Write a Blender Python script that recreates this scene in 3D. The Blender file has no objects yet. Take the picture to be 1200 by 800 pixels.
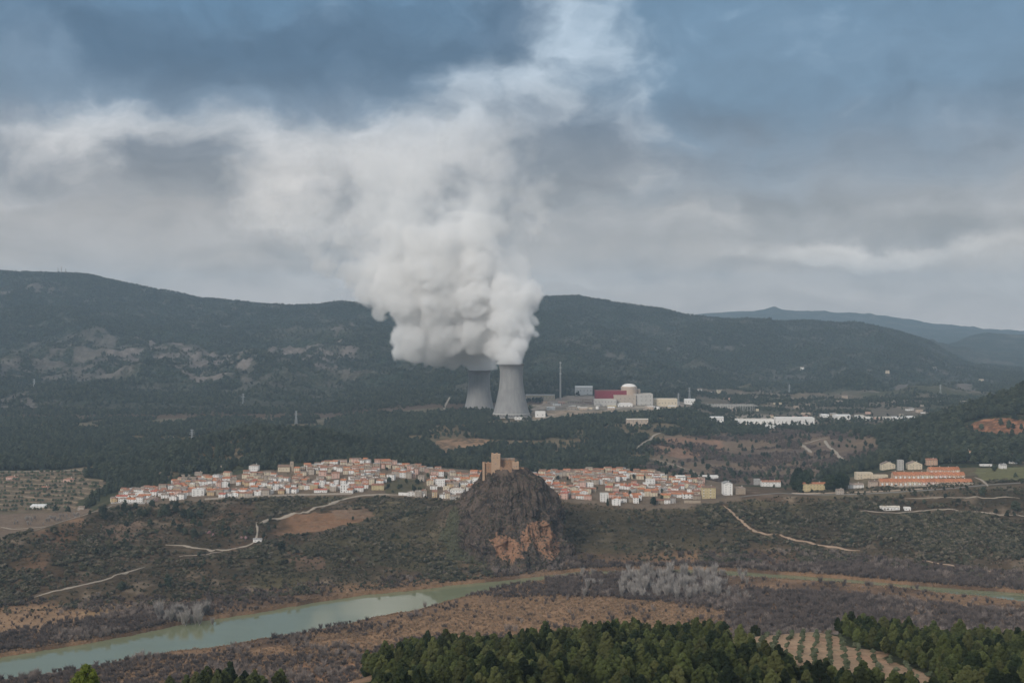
import bpy, math, random
import numpy as np
from mathutils import Vector, Matrix
R = math.radians
rng = np.random.default_rng(7)
random.seed(7)
# ------------------------------------------------------------------ camera, sky, sun, exposure
sc = bpy.context.scene
COL = sc.collection
F = 1500.0            # focal length in photo pixels (1200 wide); camera at the origin looks along +Y, level
HZ = 370.0            # photo row of the horizon
cam = bpy.data.cameras.new("camera"); camo = bpy.data.objects.new("camera", cam); COL.objects.link(camo)
cam.sensor_width = 36; cam.lens = 45; cam.shift_y = -30/1200.0
cam.clip_start = 1; cam.clip_end = 60000
camo.rotation_euler = (R(90), 0, 0)
sc.camera = camo
sc.view_settings.view_transform = 'Standard'; sc.view_settings.look = 'None'
sc.view_settings.gamma = 1; sc.view_settings.use_curve_mapping = False
sc.view_settings.exposure = 0.58
SUN_EL, SUN_AZ = 27, 214          # compass style: 0 = +Y, clockwise
SUN_S, SKY_S = 1.5, 0.10
HAZE = 5.3e-5
STEAM = 0.06
sc.render.engine = 'CYCLES'
cy = sc.cycles
cy.use_denoising = True; cy.use_adaptive_sampling = True; cy.adaptive_threshold = 0.015
cy.max_bounces = 14; cy.diffuse_bounces = 2; cy.glossy_bounces = 2; cy.transmission_bounces = 2
cy.volume_bounces = 12; cy.transparent_max_bounces = 8
cy.caustics_reflective = False; cy.caustics_refractive = False
cy.volume_step_rate = 1.0; cy.volume_max_steps = 256

class NT:
    """small helper for node trees"""
    def __init__(s, t): s.t = t; t.nodes.clear()
    def n(s, typ, **kw):
        nd = s.t.nodes.new(typ)
        ins = kw.pop('ins', {})
        for k, v in kw.items(): setattr(nd, k, v)
        for k, v in ins.items(): s.put(nd.inputs[k], v)
        return nd
    def put(s, sock, v):
        if isinstance(v, bpy.types.NodeSocket): s.t.links.new(v, sock)
        elif isinstance(v, bpy.types.Node): s.t.links.new(v.outputs[0], sock)
        else: sock.default_value = v
    def m(s, op, a, b=None, c=None, clamp=False):
        nd = s.t.nodes.new('ShaderNodeMath'); nd.operation = op; nd.use_clamp = clamp
        for i, v in enumerate((a, b, c)):
            if v is not None: s.put(nd.inputs[i], v)
        return nd.outputs[0]
    def mix(s, f, a, b, blend='MIX'):
        nd = s.t.nodes.new('ShaderNodeMix'); nd.data_type = 'RGBA'; nd.blend_type = blend
        s.put(nd.inputs[0], f)
        for i, v in ((6, a), (7, b)):
            if isinstance(v, tuple) and len(v) == 3: v = v + (1,)
            s.put(nd.inputs[i], v)
        return nd.outputs[2]
    def ramp(s, f, a, b, clamp=True, smooth=True):
        nd = s.t.nodes.new('ShaderNodeMapRange'); nd.clamp = clamp
        if smooth: nd.interpolation_type = 'SMOOTHSTEP'
        s.put(nd.inputs[0], f); nd.inputs[1].default_value = a; nd.inputs[2].default_value = b
        return nd.outputs[0]
    def noise(s, vec, scale, detail=4, rough=.5, dist=0.0):
        nd = s.n('ShaderNodeTexNoise', ins={'Vector': vec, 'Scale': scale, 'Detail': detail, 'Roughness': rough, 'Distortion': dist})
        return nd.outputs[0]
    def comb(s, x, y, z=0.0): return s.n('ShaderNodeCombineXYZ', ins={0: x, 1: y, 2: z}).outputs[0]

w = bpy.data.worlds.new("World"); sc.world = w; w.use_nodes = True
t = NT(w.node_tree)
tc = t.n('ShaderNodeTexCoord')
sky = t.n('ShaderNodeTexSky', sky_type='NISHITA', sun_disc=False, sun_elevation=R(SUN_EL), sun_rotation=R(SUN_AZ), altitude=600, air_density=1.0, dust_density=1.5, ozone_density=1.0)
sep = t.n('ShaderNodeSeparateXYZ', ins={0: tc.outputs['Generated']})
dx, dy, dz = sep.outputs
AZ = t.m('MULTIPLY', t.m('ARCTAN2', dx, dy), 1.0)          # azimuth, radians, 0 ahead
EL = dz                                                    # sine of the elevation
def P(px, py):                                             # a direction as (azimuth, sine of elevation)
    u = (px-600)/F; v = (HZ-py)/F
    return math.atan(u), v/math.sqrt(1+u*u+v*v)
# wind-blown large turbulence that bends every cloud outline
A3 = t.comb(AZ, EL)
wv = t.n('ShaderNodeTexNoise', ins={'Vector': t.comb(t.m('MULTIPLY', AZ, 1.0), t.m('MULTIPLY', EL, 1.6)), 'Scale': 9.0, 'Detail': 5, 'Roughness': .55})
ws = t.n('ShaderNodeSeparateColor', ins={0: wv.outputs[1]})
wx = t.m('SUBTRACT', ws.outputs[0], .5); wy = t.m('SUBTRACT', ws.outputs[1], .5)
AZW = t.m('MULTIPLY_ADD', wx, .11, AZ); ELW = t.m('MULTIPLY_ADD', wy, .07, EL)
def blob(px, py, rx, ry, k=1.0, warp=True):
    a, e = P(px, py)
    x = t.m('DIVIDE', t.m('SUBTRACT', AZW if warp else AZ, a), rx/F); y = t.m('DIVIDE', t.m('SUBTRACT', ELW if warp else EL, e), ry/F)
    d = t.m('ADD', t.m('MULTIPLY', x, x), t.m('MULTIPLY', y, y))
    return t.m('MULTIPLY', t.m('EXPONENT', t.m('MULTIPLY', d, -1.0)), k)
def addall(L):
    r = L[0]
    for q in L[1:]: r = t.m('ADD', r, q)
    return r
# height of the brightness/colour bands
hcol = t.n('ShaderNodeValToRGB', ins={0: t.m('MULTIPLY', ELW, 4.0)})
cr = hcol.color_ramp; cr.interpolation = 'EASE'
stops = [(0.0, (.37, .33, .30)), (.10, (.36, .322, .292)), (.28, (.285, .266, .256)), (.5, (.205, .217, .242)), (.72, (.125, .180, .245)), (1.0, (.082, .165, .26))]
while len(cr.elements) < len(stops): cr.elements.new(.5)
for e, (p, c) in zip(cr.elements, stops): e.position = p; e.color = c + (1,)
base = hcol.outputs[0]
base = t.mix(t.m('MINIMUM', blob(930, 70, 480, 130), .8), base, (.102, .168, .240))      # bluer, thinner cloud to the upper right
light = addall([blob(330, 190, 60, 40, .45), blob(110, 165, 190, 34, .38), blob(60, 205, 130, 20, .3), blob(430, 180, 80, 40, .45), blob(560, 110, 40, 60, .4), blob(625, 60, 75, 90, .62), blob(595, 130, 85, 60, .8), blob(690, 20, 80, 60, .5), blob(740, 130, 60, 70, .3), blob(410, 30, 70, 40, .35), blob(230, 150, 130, 30, .7),
                blob(480, 170, 110, 50, .5), blob(540, 215, 120, 40, .5), blob(720, 210, 60, 60, .3), blob(420, 240, 110, 60, .65), blob(330, 250, 60, 40, .5), blob(960, 298, 130, 12, .85),
                blob(962, 299, 34, 8, 1.2), blob(1120, 290, 120, 12, .7), blob(660, 330, 90, 12, .6), blob(60, 150, 110, 45, .35), blob(100, 312, 200, 9, .35),
                blob(760, 262, 200, 20, .3), blob(1150, 330, 200, 14, .35), blob(420, 330, 140, 22, .4), blob(395, 225, 60, 50, .3)])
dark = addall([blob(420, 60, 190, 70, 1.0), blob(110, 40, 230, 55, .8), blob(900, 130, 260, 40, .35), blob(590, 30, 50, 42, .75), blob(245, 195, 62, 42, 1.0), blob(190, 175, 50, 25, .5), blob(150, 195, 100, 30, .35),
               blob(670, 172, 62, 48, 1.05), blob(575, 230, 85, 45, 1.1), blob(410, 245, 60, 22, .5), blob(690, 215, 40, 22, .4), blob(1040, 240, 160, 14, .5), blob(900, 60, 30, 10, .0), blob(385, 225, 45, 20, .35), blob(410, 288, 28, 8, .5), blob(1100, 272, 190, 14, .55), blob(850, 315, 150, 9, .45),
               blob(780, 200, 60, 25, .3), blob(60, 235, 300, 40, .3), blob(1000, 180, 300, 70, .5), blob(820, 245, 120, 12, .3), blob(220, 290, 260, 14, .3)])
strat = t.noise(t.comb(t.m('MULTIPLY', AZ, 2.6), t.m('MULTIPLY', ELW, 26.0)), 1.6, 5, .55)
puff = t.noise(t.comb(AZW, t.m('MULTIPLY', ELW, 1.5)), 14.0, 6, .52)
fine = t.noise(t.comb(AZW, t.m('MULTIPLY', ELW, 1.3)), 42.0, 5, .55)
low = t.ramp(EL, .20, .03)
det = addall([t.m('MULTIPLY', t.m('SUBTRACT', strat, .5), t.m('MULTIPLY_ADD', low, .75, .18)), t.m('MULTIPLY', t.m('SUBTRACT', puff, .5), .45),
              t.m('MULTIPLY', t.m('SUBTRACT', fine, .5), .30)])
warm = t.mix(t.ramp(EL, .22, .09), (.36, .43, .50), (.47, .44, .415))
puffb = t.noise(t.comb(AZW, t.m('MULTIPLY', ELW, 1.4), 3.7), 17.0, 7, .56)
lm = t.m('MULTIPLY', t.ramp(addall([light, t.m('MULTIPLY', t.m('SUBTRACT', puff, .5), 1.5), t.m('MULTIPLY', t.m('SUBTRACT', fine, .5), .5)]), .12, 1.15), .95)
col = t.mix(lm, base, warm)
dm = t.m('MULTIPLY', t.ramp(addall([dark, t.m('MULTIPLY', t.m('SUBTRACT', puffb, .5), 1.5)]), .12, 1.1), .9)
col = t.mix(dm, col, t.mix(t.ramp(EL, .07, .2), (.175, .172, .176), (.046, .088, .142)))
gain = t.m('MAXIMUM', t.m('ADD', 1.0, det), .3)
sc_ = t.n('ShaderNodeVectorMath', operation='SCALE', ins={0: col}); t.put(sc_.inputs[3], t.m('MULTIPLY', gain, 1.0/SKY_S))
# thin cloud lets a little of the clear sky through towards the zenith
# the cloud deck overhead is thicker, greyer and brighter than the part near the horizon
over = t.mix(puff, (4.6, 4.6, 4.6), (6.0, 6.0, 6.0))
final = t.mix(t.ramp(EL, .27, .60), sc_.outputs[0], over)
final = t.mix(.06, final, sky.outputs[0])
bg = t.n('ShaderNodeBackground', ins={0: final, 1: SKY_S})
t.n('ShaderNodeOutputWorld', ins={0: bg})
w.cycles.sampling_method = 'MANUAL'; w.cycles.sample_map_resolution = 512

sl = bpy.data.lights.new("sun", 'SUN'); sl.energy = SUN_S; sl.angle = R(14); sl.color = (1, .93, .85)
so = bpy.data.objects.new("sun", sl); COL.objects.link(so)
sd = Vector((math.sin(R(SUN_AZ))*math.cos(R(SUN_EL)), math.cos(R(SUN_AZ))*math.cos(R(SUN_EL)), math.sin(R(SUN_EL))))
so.rotation_euler = sd.to_track_quat('Z', 'Y').to_euler(); so.location = (0, -50, 100)

# ------------------------------------------------------------------ noise
def _hash(ix, iy, s):
    h = (ix.astype(np.int64)*374761393 + iy.astype(np.int64)*668265263 + s*1442695041) & 0xffffffff
    h = ((h ^ (h >> 13))*1274126177) & 0xffffffff
    h = ((h ^ (h >> 15))*2246822519) & 0xffffffff
    return ((h ^ (h >> 16)) & 0xffffff)/float(0xffffff)*2-1
def vn(x, y, s=0):
    ix = np.floor(x); iy = np.floor(y); fx = x-ix; fy = y-iy
    fx = fx*fx*fx*(fx*(fx*6-15)+10); fy = fy*fy*fy*(fy*(fy*6-15)+10)
    a = _hash(ix, iy, s); b = _hash(ix+1, iy, s); c = _hash(ix, iy+1, s); d = _hash(ix+1, iy+1, s)
    return (a*(1-fx)+b*fx)*(1-fy)+(c*(1-fx)+d*fx)*fy
def fbm(x, y, wl, octv=4, s=0, rough=.5, ridge=False):
    x = np.asarray(x, float)/wl; y = np.asarray(y, float)/wl; r = 0; a = 1; n = 0
    for o in range(octv):
        v = vn(x+o*17.3, y-o*9.7, s+o)
        if ridge: v = 1-2*np.abs(v)
        r = r+v*a; n += a; a *= rough; x = x*2.03; y = y*2.03
    return r/n
def smooth(a, lo, hi):
    q = np.clip((a-lo)/(hi-lo), 0, 1); return q*q*(3-2*q)
def inpoly(poly, X, Y):
    poly = np.asarray(poly, float); r = np.zeros(np.shape(X), bool); j = len(poly)-1
    for i in range(len(poly)):
        xi, yi = poly[i]; xj, yj = poly[j]
        if yi != yj:
            r ^= ((yi > Y) != (yj > Y)) & (X < (xj-xi)*(Y-yi)/(yj-yi)+xi)
        j = i
    return r

# ------------------------------------------------------------------ terrain: feature lines front to back
WATER = -322.0
def L_(*nodes): return nodes
# each node: (photo column, distance, photo row) - or (column, distance, None, height)
LINES = [
 [(-500, 4, None, -7)], [(-500, 60, None, -19)], [(-500, 330, 850)],
 [(-500,500,850),(0,520,840),(60,520,830),(200,520,822),(290,540,812),(380,560,808),(440,560,790),(500,560,774),(600,580,770),(700,600,754),(800,610,754),(850,620,748),(950,640,740),(1000,640,745),(1100,640,757),(1200,640,762),(1700,640,770)],
 [(-500, 700, None, -215), (300, 700, None, -222), (500, 710, None, -190), (800, 720, None, -190), (950, 760, None, -196), (1700, 760, None, -205)],
 [(-500, 900, None, -317)], [(-500, 1250, None, -319)],
 [(-500,1300,None,-318.5),(0,1385,None,-318.5),(100,1400,None,-318.5),(200,1420,None,-318.5),(300,1450,None,-318.5),(400,1490,None,-318.5),(500,1530,None,-318.5),(560,1560,None,-318.5),(620,1600,None,-318.5),(700,1640,None,-318.5),(800,1690,None,-318.5),(900,1690,None,-318.5),(1000,1650,None,-318.5),(1100,1580,None,-318.5),(1200,1540,None,-318.5),(1700,1500,None,-318.5)],
 [(-500,1560,642),(0,1560,636),(60,1640,615),(110,1760,598),(130,1830,592),(200,1850,589),(250,1860,584),(330,1870,581),(450,1880,579),(500,1870,582),(540,1850,588),(640,1850,584),(700,1840,589),(760,1830,595),(830,1840,589),(870,1860,583),(920,1860,582),(1000,1870,580),(1050,1870,578),(1150,1880,571),(1200,1880,569),(1700,1880,560)],
 [(-500,1900,605),(0,1760,625),(60,1820,617),(100,1850,606),(130,1880,590),(200,1950,574),(250,2000,563),(300,2040,553),(350,2060,551),(400,2080,543),(450,2080,542),(500,2080,547),(560,2060,552),(640,2060,557),(700,2080,553),(760,2080,554),(830,2060,562),(870,2050,570),(920,2040,573),(960,2050,566),(1050,2080,553),(1140,2090,550),(1200,2100,549),(1700,2100,545)],
 [(-500,1980,600),(0,1980,600),(80,1980,597),(130,2060,582),(200,2120,562),(250,2150,556),(300,2150,545),(350,2150,544),(400,2200,542),(450,2200,544),(560,2200,549),(640,2200,553),(700,2250,550),(760,2250,552),(830,2200,566),(870,2200,567),(920,2200,566),(960,2200,560),(1050,2200,541),(1140,2220,538),(1200,2240,540),(1700,2240,540)],
 [(-500,2350,552),(0,2350,552),(100,2350,550),(160,2400,545),(200,2420,528),(260,2450,512),(300,2450,504),(350,2450,506),(400,2450,516),(450,2450,528),(500,2500,535),(560,2500,538),(640,2500,545),(700,2500,545),(760,2500,545),(800,2450,553),(870,2450,557),(950,2450,552),(1000,2450,545),(1050,2400,538),(1140,2400,528),(1200,2400,520),(1700,2400,500)],
 [(-500,2800,535),(0,2800,530),(200,2800,525),(300,2800,520),(400,2800,520),(450,2800,515),(500,2800,512),(600,2800,512),(700,2800,512),(760,2800,515),(800,2750,528),(870,2750,530),(950,2750,527),(1000,2700,518),(1050,2700,507),(1100,2720,492),(1150,2720,476),(1200,2720,457),(1260,2720,442),(1700,2720,420)],
 [(-500,3150,510),(0,3150,505),(400,3150,505),(500,3150,492),(560,3100,491),(620,3100,491),(700,3200,487),(800,3200,484),(840,3200,496),(870,3200,499),(1000,3200,499),(1050,3200,500),(1200,3200,500),(1700,3200,500)],
 [(-500,3600,490),(0,3600,485),(400,3600,482),(500,3450,478),(560,3450,476),(650,3450,473),(760,3450,473),(850,3600,483),(1000,3700,480),(1200,3800,474),(1700,3800,474)],
 [(-500,4300,450),(0,4300,445),(200,4200,450),(400,4200,452),(550,4100,455),(700,4300,456),(850,4500,462),(1000,4600,462),(1130,4800,458),(1200,5100,450),(1700,5100,440)],
 [(-500,5200,400),(0,5200,405),(150,5200,408),(300,5150,412),(400,5150,412),(500,5150,420),(620,5150,418),(700,5300,420),(850,5500,425),(1000,5600,428),(1100,5600,438),(1150,5700,440),(1200,5800,440),(1700,5800,430)],
 [(-500,6000,365),(0,6000,363),(150,6000,372),(200,6000,380),(300,5900,388),(400,5900,385),(620,5900,385),(700,6000,390),(850,6200,395),(1000,6200,402),(1080,6200,415),(1130,6500,430),(1200,6600,435),(1700,6600,425)],
 [(-500,7000,310),(-100,7000,314),(0,7000,318),(70,7000,320),(100,7000,321),(150,7000,333),(200,7000,342),(230,7000,350),(300,7000,357),(340,7000,358),(400,7000,354),(450,7000,362),(500,7000,360),(560,7000,352),(620,7000,347),(680,7000,346),(700,7000,350),(750,7000,359),(800,7000,368),(850,7000,374),(950,7000,376),(1000,7000,379),(1050,7000,389),(1090,7100,401),(1110,7300,410),(1140,7600,424),(1200,7600,428),(1700,7600,420)],
 [(-500,8200,None,-60),(1050,8200,None,-140),(1200,8200,None,-280),(1700,8200,None,-280)],
 [(-500,9600,None,-100),(1000,9600,None,-160),(1060,9600,404),(1100,9600,409),(1130,9600,397),(1150,9600,393),(1200,9600,393),(1700,9600,385)],
 [(-500,11000,None,-230)],
 [(-500,14000,362),(740,14000,376),(800,14000,370),(830,14000,366),(900,14000,361),(960,14000,364),(1030,14000,371),(1100,14000,380),(1200,14000,388),(1700,14000,395)],
 [(-500,16000,None,-250)], [(-500,17500,None,-260)],
]
pxs = np.arange(-400, 1602, 2.5)
def spaced(): 
    out = [np.linspace(4, 340, 40, endpoint=False), np.arange(340, 800, 3.0), np.arange(800, 1150, 7.0), np.arange(1150, 2300, 2.4), np.arange(2300, 3300, 5.0),
           np.arange(3300, 4600, 9.0), np.arange(4600, 7300, 13.0), np.arange(7300, 9300, 80.0), np.arange(9300, 9900, 25.0), np.arange(9900, 13000, 150), np.arange(13000, 14400, 40), np.arange(14400, 17500, 150)]
    return np.concatenate(out)
Ys = spaced()
LY = []; LZ = []
for ln in LINES:
    a = np.array([n[0] for n in ln], float)
    yy = np.interp(pxs, a, [n[1] for n in ln])
    rows = [n[2] if len(n) == 3 else None for n in ln]
    zz = [(-(n[2]-HZ)/F*n[1]) if len(n) == 3 else n[3] for n in ln]
    if all(r is not None for r in rows): zz = -(np.interp(pxs, a, rows)-HZ)/F*yy
    else: zz = np.interp(pxs, a, zz)
    LY.append(yy); LZ.append(zz)
LY = np.array(LY); LZ = np.array(LZ)
ZG = np.empty((len(Ys), len(pxs)))
for j in range(len(pxs)): ZG[:, j] = np.interp(Ys, LY[:, j], LZ[:, j])
def conv(a, k, ax):
    ker = np.hanning(k+2)[1:-1]; ker /= ker.sum()
    a = np.moveaxis(a, ax, -1); p = np.pad(a, [(0, 0)]*(a.ndim-1)+[(k//2, k//2)], mode='edge')
    out = sum(ker[i]*p[..., i:i+a.shape[-1]] for i in range(k))
    return np.moveaxis(out, -1, ax)
m_ = (Ys > 1150) & (Ys < 7300)
i0, i1 = np.where(m_)[0][[0, -1]]
ZG[i0:i1] = conv(ZG[i0:i1], 9, 0)
ZG = conv(ZG, 7, 1)
U = (pxs-600)/F
YG = np.repeat(Ys[:, None], len(pxs), 1); XG = YG*U[None, :]
PXG = np.repeat(pxs[None, :], len(Ys), 0)
ROW = HZ-ZG/YG*F                          # the photo row each patch of ground is authored for
RIVER = [(-300,815),(-150,800),(0,770),(75,758),(150,745),(225,729),(300,718),(350,709),(425,697),(505,689),(525,686),(600,679),(675,670),(740,668),(800,667),(862,669),(900,672),(975,677),(1075,686),(1125,690),(1200,695),(1500,720),
         (1500,732),(1195,707),(1150,701),(1100,697),(1050,690),(987,685),(925,681),(880,678),(800,675),(740,675),(675,677),(637,682),(600,688),(550,700),(512,710),(490,717),(462,721),(420,730),(350,745),(300,752),(250,761),(210,765),(150,775),(120,783),(50,793),(0,800),(-150,830),(-300,850)]
RIV = [((px-600)/F*(-WATER*F/(py-HZ)), -WATER*F/(py-HZ)) for px, py in RIVER]
near = (YG > 1000) & (YG < 1750)
wet = np.zeros(ZG.shape, bool); wet[near] = inpoly(RIV, XG[near]+fbm(XG[near], YG[near], 14, 3, 5)*1.8, YG[near]+fbm(XG[near], YG[near], 14, 3, 9)*2.5)
# relief
n1 = fbm(XG, YG, 70, 5, 1); n2 = fbm(XG, YG, 18, 3, 2); n3 = fbm(XG, YG, 520, 6, 3, .55, ridge=True); n4 = fbm(XG, YG, 230, 4, 4)
def band(lo, a, b, hi): return smooth(YG, lo, a)*(1-smooth(YG, b, hi))
LYL = lambda k: LY[k][None, :]
slope = smooth(YG, LYL(7)+5, LYL(7)+70)*(1-smooth(YG, LYL(8)-50, LYL(8)))
z = ZG.copy()
z += band(330, 400, 560, 640)*(n1*2.0+n2*.6)
z += band(900, 1150, 1500, 1600)*n2*.35*(1-slope)
z += slope*(n1*5.0+n2*1.8+fbm(XG, YG, 95, 4, 15, .5, ridge=True)*7.0-1.5)
terr = slope*smooth(n4, -.3, .3)
q = z/3.2; st = np.floor(q)+smooth(q-np.floor(q), .62, .98); z = z*(1-terr*.8)+st*3.2*terr*.8
z += band(2200, 2330, 2900, 3080)*(n1*4.5+n2*1.0)
q = z/2.0; st = np.floor(q)+smooth(q-np.floor(q), .6, 1.0); tl = band(1900, 1960, 2330, 2380)*(PXG < 130); z = z*(1-tl)+st*2*tl
mt = smooth(YG, 3500, 4600)
z += mt*(1-.8*band(6600, 6950, 7100, 7400))*(n3*88-22+n4*16+n1*5)*(1-.6*smooth(YG, 7300, 9000))*(1-.85*(smooth(PXG, 1080, 1180)*(YG < 8000)))
z += (YG > 13000)*n3*6
# rock shoulder and local pads
def gauss(cx, cy, r, ry=None): return np.exp(-((XG-cx)/r)**2-((YG-cy)/(ry or r))**2)
def at(px, Y): return (px-600)/F*Y
z += gauss(at(546, 1712), 1712, 40, 52)*34 + gauss(at(522, 1730), 1730, 45, 60)*14 + gauss(at(612, 1640), 1640, 45, 30)*8
TOWERS = [(at(599.2, 3170), 3170., -249.6), (at(561.5, 3420), 3420., -276.5)]
for cx, cy_, bz in TOWERS:
    d = np.hypot(XG-cx, YG-cy_); k = 1-smooth(d, 62, 105); z = z*(1-k)+bz*k
pad = np.zeros(z.shape); m = inpoly([(500, 3080), (480, 3600), (850, 3750), (900, 3300), (760, 3240), (640, 3130)], PXG, YG); 
z[wet] = WATER-4
z[(~wet) & near & (ZG < -310) & (z < WATER+.5)] = WATER+.6
Z = z

def grid_at(x, y, A=None):
    A = Z if A is None else A
    x = np.asarray(x, float); y = np.asarray(y, float)
    cxf = np.clip(((x/y)*F+600-pxs[0])/2.5, 0, len(pxs)-1.001); ryf = np.clip(np.interp(y, Ys, np.arange(len(Ys))), 0, len(Ys)-1.001)
    c = cxf.astype(int); r = ryf.astype(int); a = cxf-c; b = ryf-r
    return (A[r, c]*(1-a)+A[r, c+1]*a)*(1-b)+(A[r+1, c]*(1-a)+A[r+1, c+1]*a)*b
def gz(x, y): return float(grid_at(x, y))
def ground(px, py, ymin=900, ymax=9000):
    """first ground patch the photo shows at that column and row: (x, y, z)"""
    yy = Ys[(Ys >= ymin) & (Ys <= ymax)]; yy = np.unique(np.concatenate([yy, (yy[1:]+yy[:-1])/2]))
    u = (px-600)/F; zz = grid_at(u*yy, yy); row = HZ-zz/yy*F
    k = np.argmax(row <= py)
    if row[k] > py: k = len(yy)-1
    if k > 0 and row[k-1] > py:
        f = (row[k-1]-py)/(row[k-1]-row[k]); y = yy[k-1]+f*(yy[k]-yy[k-1])
    else: y = yy[k]
    return u*y, y, gz(u*y, y)

def srgb(r, g, b):
    f = lambda c: (c/255/12.92 if c/255 <= .04045 else ((c/255+.055)/1.055)**2.4)
    return (f(r), f(g), f(b))
def tag(o, label=None, cat=None, group=None, kind=None):
    if label: o['label'] = label
    if cat: o['category'] = cat
    if group: o['group'] = group
    if kind: o['kind'] = kind
    return o
def mesh_np(name, V, Fc, mats=(), mi=None, smooth_=False, attrs=None):
    me = bpy.data.meshes.new(name); V = np.asarray(V, np.float32); Fc = np.asarray(Fc, np.int32)
    k = Fc.shape[1]; me.vertices.add(len(V)); me.vertices.foreach_set('co', V.ravel())
    me.loops.add(Fc.size); me.loops.foreach_set('vertex_index', Fc.ravel())
    me.polygons.add(len(Fc)); me.polygons.foreach_set('loop_start', np.arange(0, Fc.size, k, dtype=np.int32))
    for m in mats: me.materials.append(m)
    if mi is not None: me.polygons.foreach_set('material_index', np.asarray(mi, np.int32))
    me.polygons.foreach_set('use_smooth', np.full(len(Fc), smooth_))
    for an, arr in (attrs or {}).items():
        if arr.ndim == 2:
            a = me.color_attributes.new(an, 'FLOAT_COLOR', 'POINT'); c = np.ones((len(V), 4), np.float32); c[:, :3] = arr; a.data.foreach_set('color', c.ravel())
        else:
            a = me.attributes.new(an, 'FLOAT', 'POINT'); a.data.foreach_set('value', arr.astype(np.float32))
    me.update(calc_edges=True); return me
def link(name, me, parent=None, loc=(0, 0, 0), rz=0.0):
    o = bpy.data.objects.new(name, me); COL.objects.link(o); o.parent = parent; o.location = loc; o.rotation_euler = (0, 0, rz); return o
# ------------------------------------------------------------------ materials
def mat(name, color, rough=.85, var=.15, scale=.5, bump=0.0, bscale=None, spec=.3, rnd=0.0, dark=None, dscale=.2, dthr=.55, attr=None, metal=0.0, coord='Object', transl=0.0):
    """procedural material: base colour broken up by two noises, optional stains, per-object variation and bump"""
    m = bpy.data.materials.new(name); m.use_nodes = True; t = NT(m.node_tree)
    tc = t.n('ShaderNodeTexCoord'); v = tc.outputs[coord]
    if attr: c = t.n('ShaderNodeVertexColor', layer_name=attr).outputs[0]
    else: c = t.mix(0.0, color, color)
    n = t.noise(v, scale, 5, .6)
    f = t.m('MULTIPLY_ADD', t.m('SUBTRACT', n, .5), var*2, 1.0)
    if rnd:
        oi = t.n('ShaderNodeObjectInfo'); f = t.m('MULTIPLY', f, t.m('MULTIPLY_ADD', t.m('SUBTRACT', oi.outputs['Random'], .5), rnd*2, 1.0))
    s = t.n('ShaderNodeVectorMath', operation='SCALE', ins={0: c}); t.put(s.inputs[3], f); c = s.outputs[0]
    if dark:
        c = t.mix(t.ramp(t.noise(v, dscale, 4, .6), dthr-.08, dthr+.1), c, dark)
    b = t.n('ShaderNodeBsdfPrincipled', ins={'Base Color': c, 'Roughness': rough, 'Specular IOR Level': spec, 'Metallic': metal})
    if bump:
        bn = t.n('ShaderNodeBump', ins={'Strength': 1.0, 'Distance': bump, 'Height': t.noise(v, bscale or scale*2, 5, .6)}); t.put(b.inputs['Normal'], bn.outputs[0])
    t.n('ShaderNodeOutputMaterial', ins={0: b}); return m
def foliage(name, c1, c2, rnd=.35, sc_n=.35, rnd_hue=None):
    """leaf material: mixes two leaf greens by noise and per plant"""
    m = bpy.data.materials.new(name); m.use_nodes = True; t = NT(m.node_tree)
    tc = t.n('ShaderNodeTexCoord'); oi = t.n('ShaderNodeObjectInfo'); r = oi.outputs['Random']
    n = t.noise(tc.outputs['Object'], sc_n, 4, .65)
    f = t.ramp(t.m('ADD', n, t.m('MULTIPLY', t.m('SUBTRACT', r, .5), .45)), .3, .72)
    c = t.mix(f, c1, c2)
    if rnd_hue: c = t.mix(t.ramp(t.m('FRACT', t.m('MULTIPLY', r, 7.31)), .55, 1.0), c, rnd_hue)
    s = t.n('ShaderNodeVectorMath', operation='SCALE', ins={0: c}); t.put(s.inputs[3], t.m('MULTIPLY_ADD', t.m('SUBTRACT', t.m('FRACT', t.m('MULTIPLY', r, 13.7)), .5), rnd*2, 1.0))
    b = t.n('ShaderNodeBsdfPrincipled', ins={'Base Color': s.outputs[0], 'Roughness': .8, 'Specular IOR Level': .15})
    t.n('ShaderNodeOutputMaterial', ins={0: b}); return m

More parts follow.
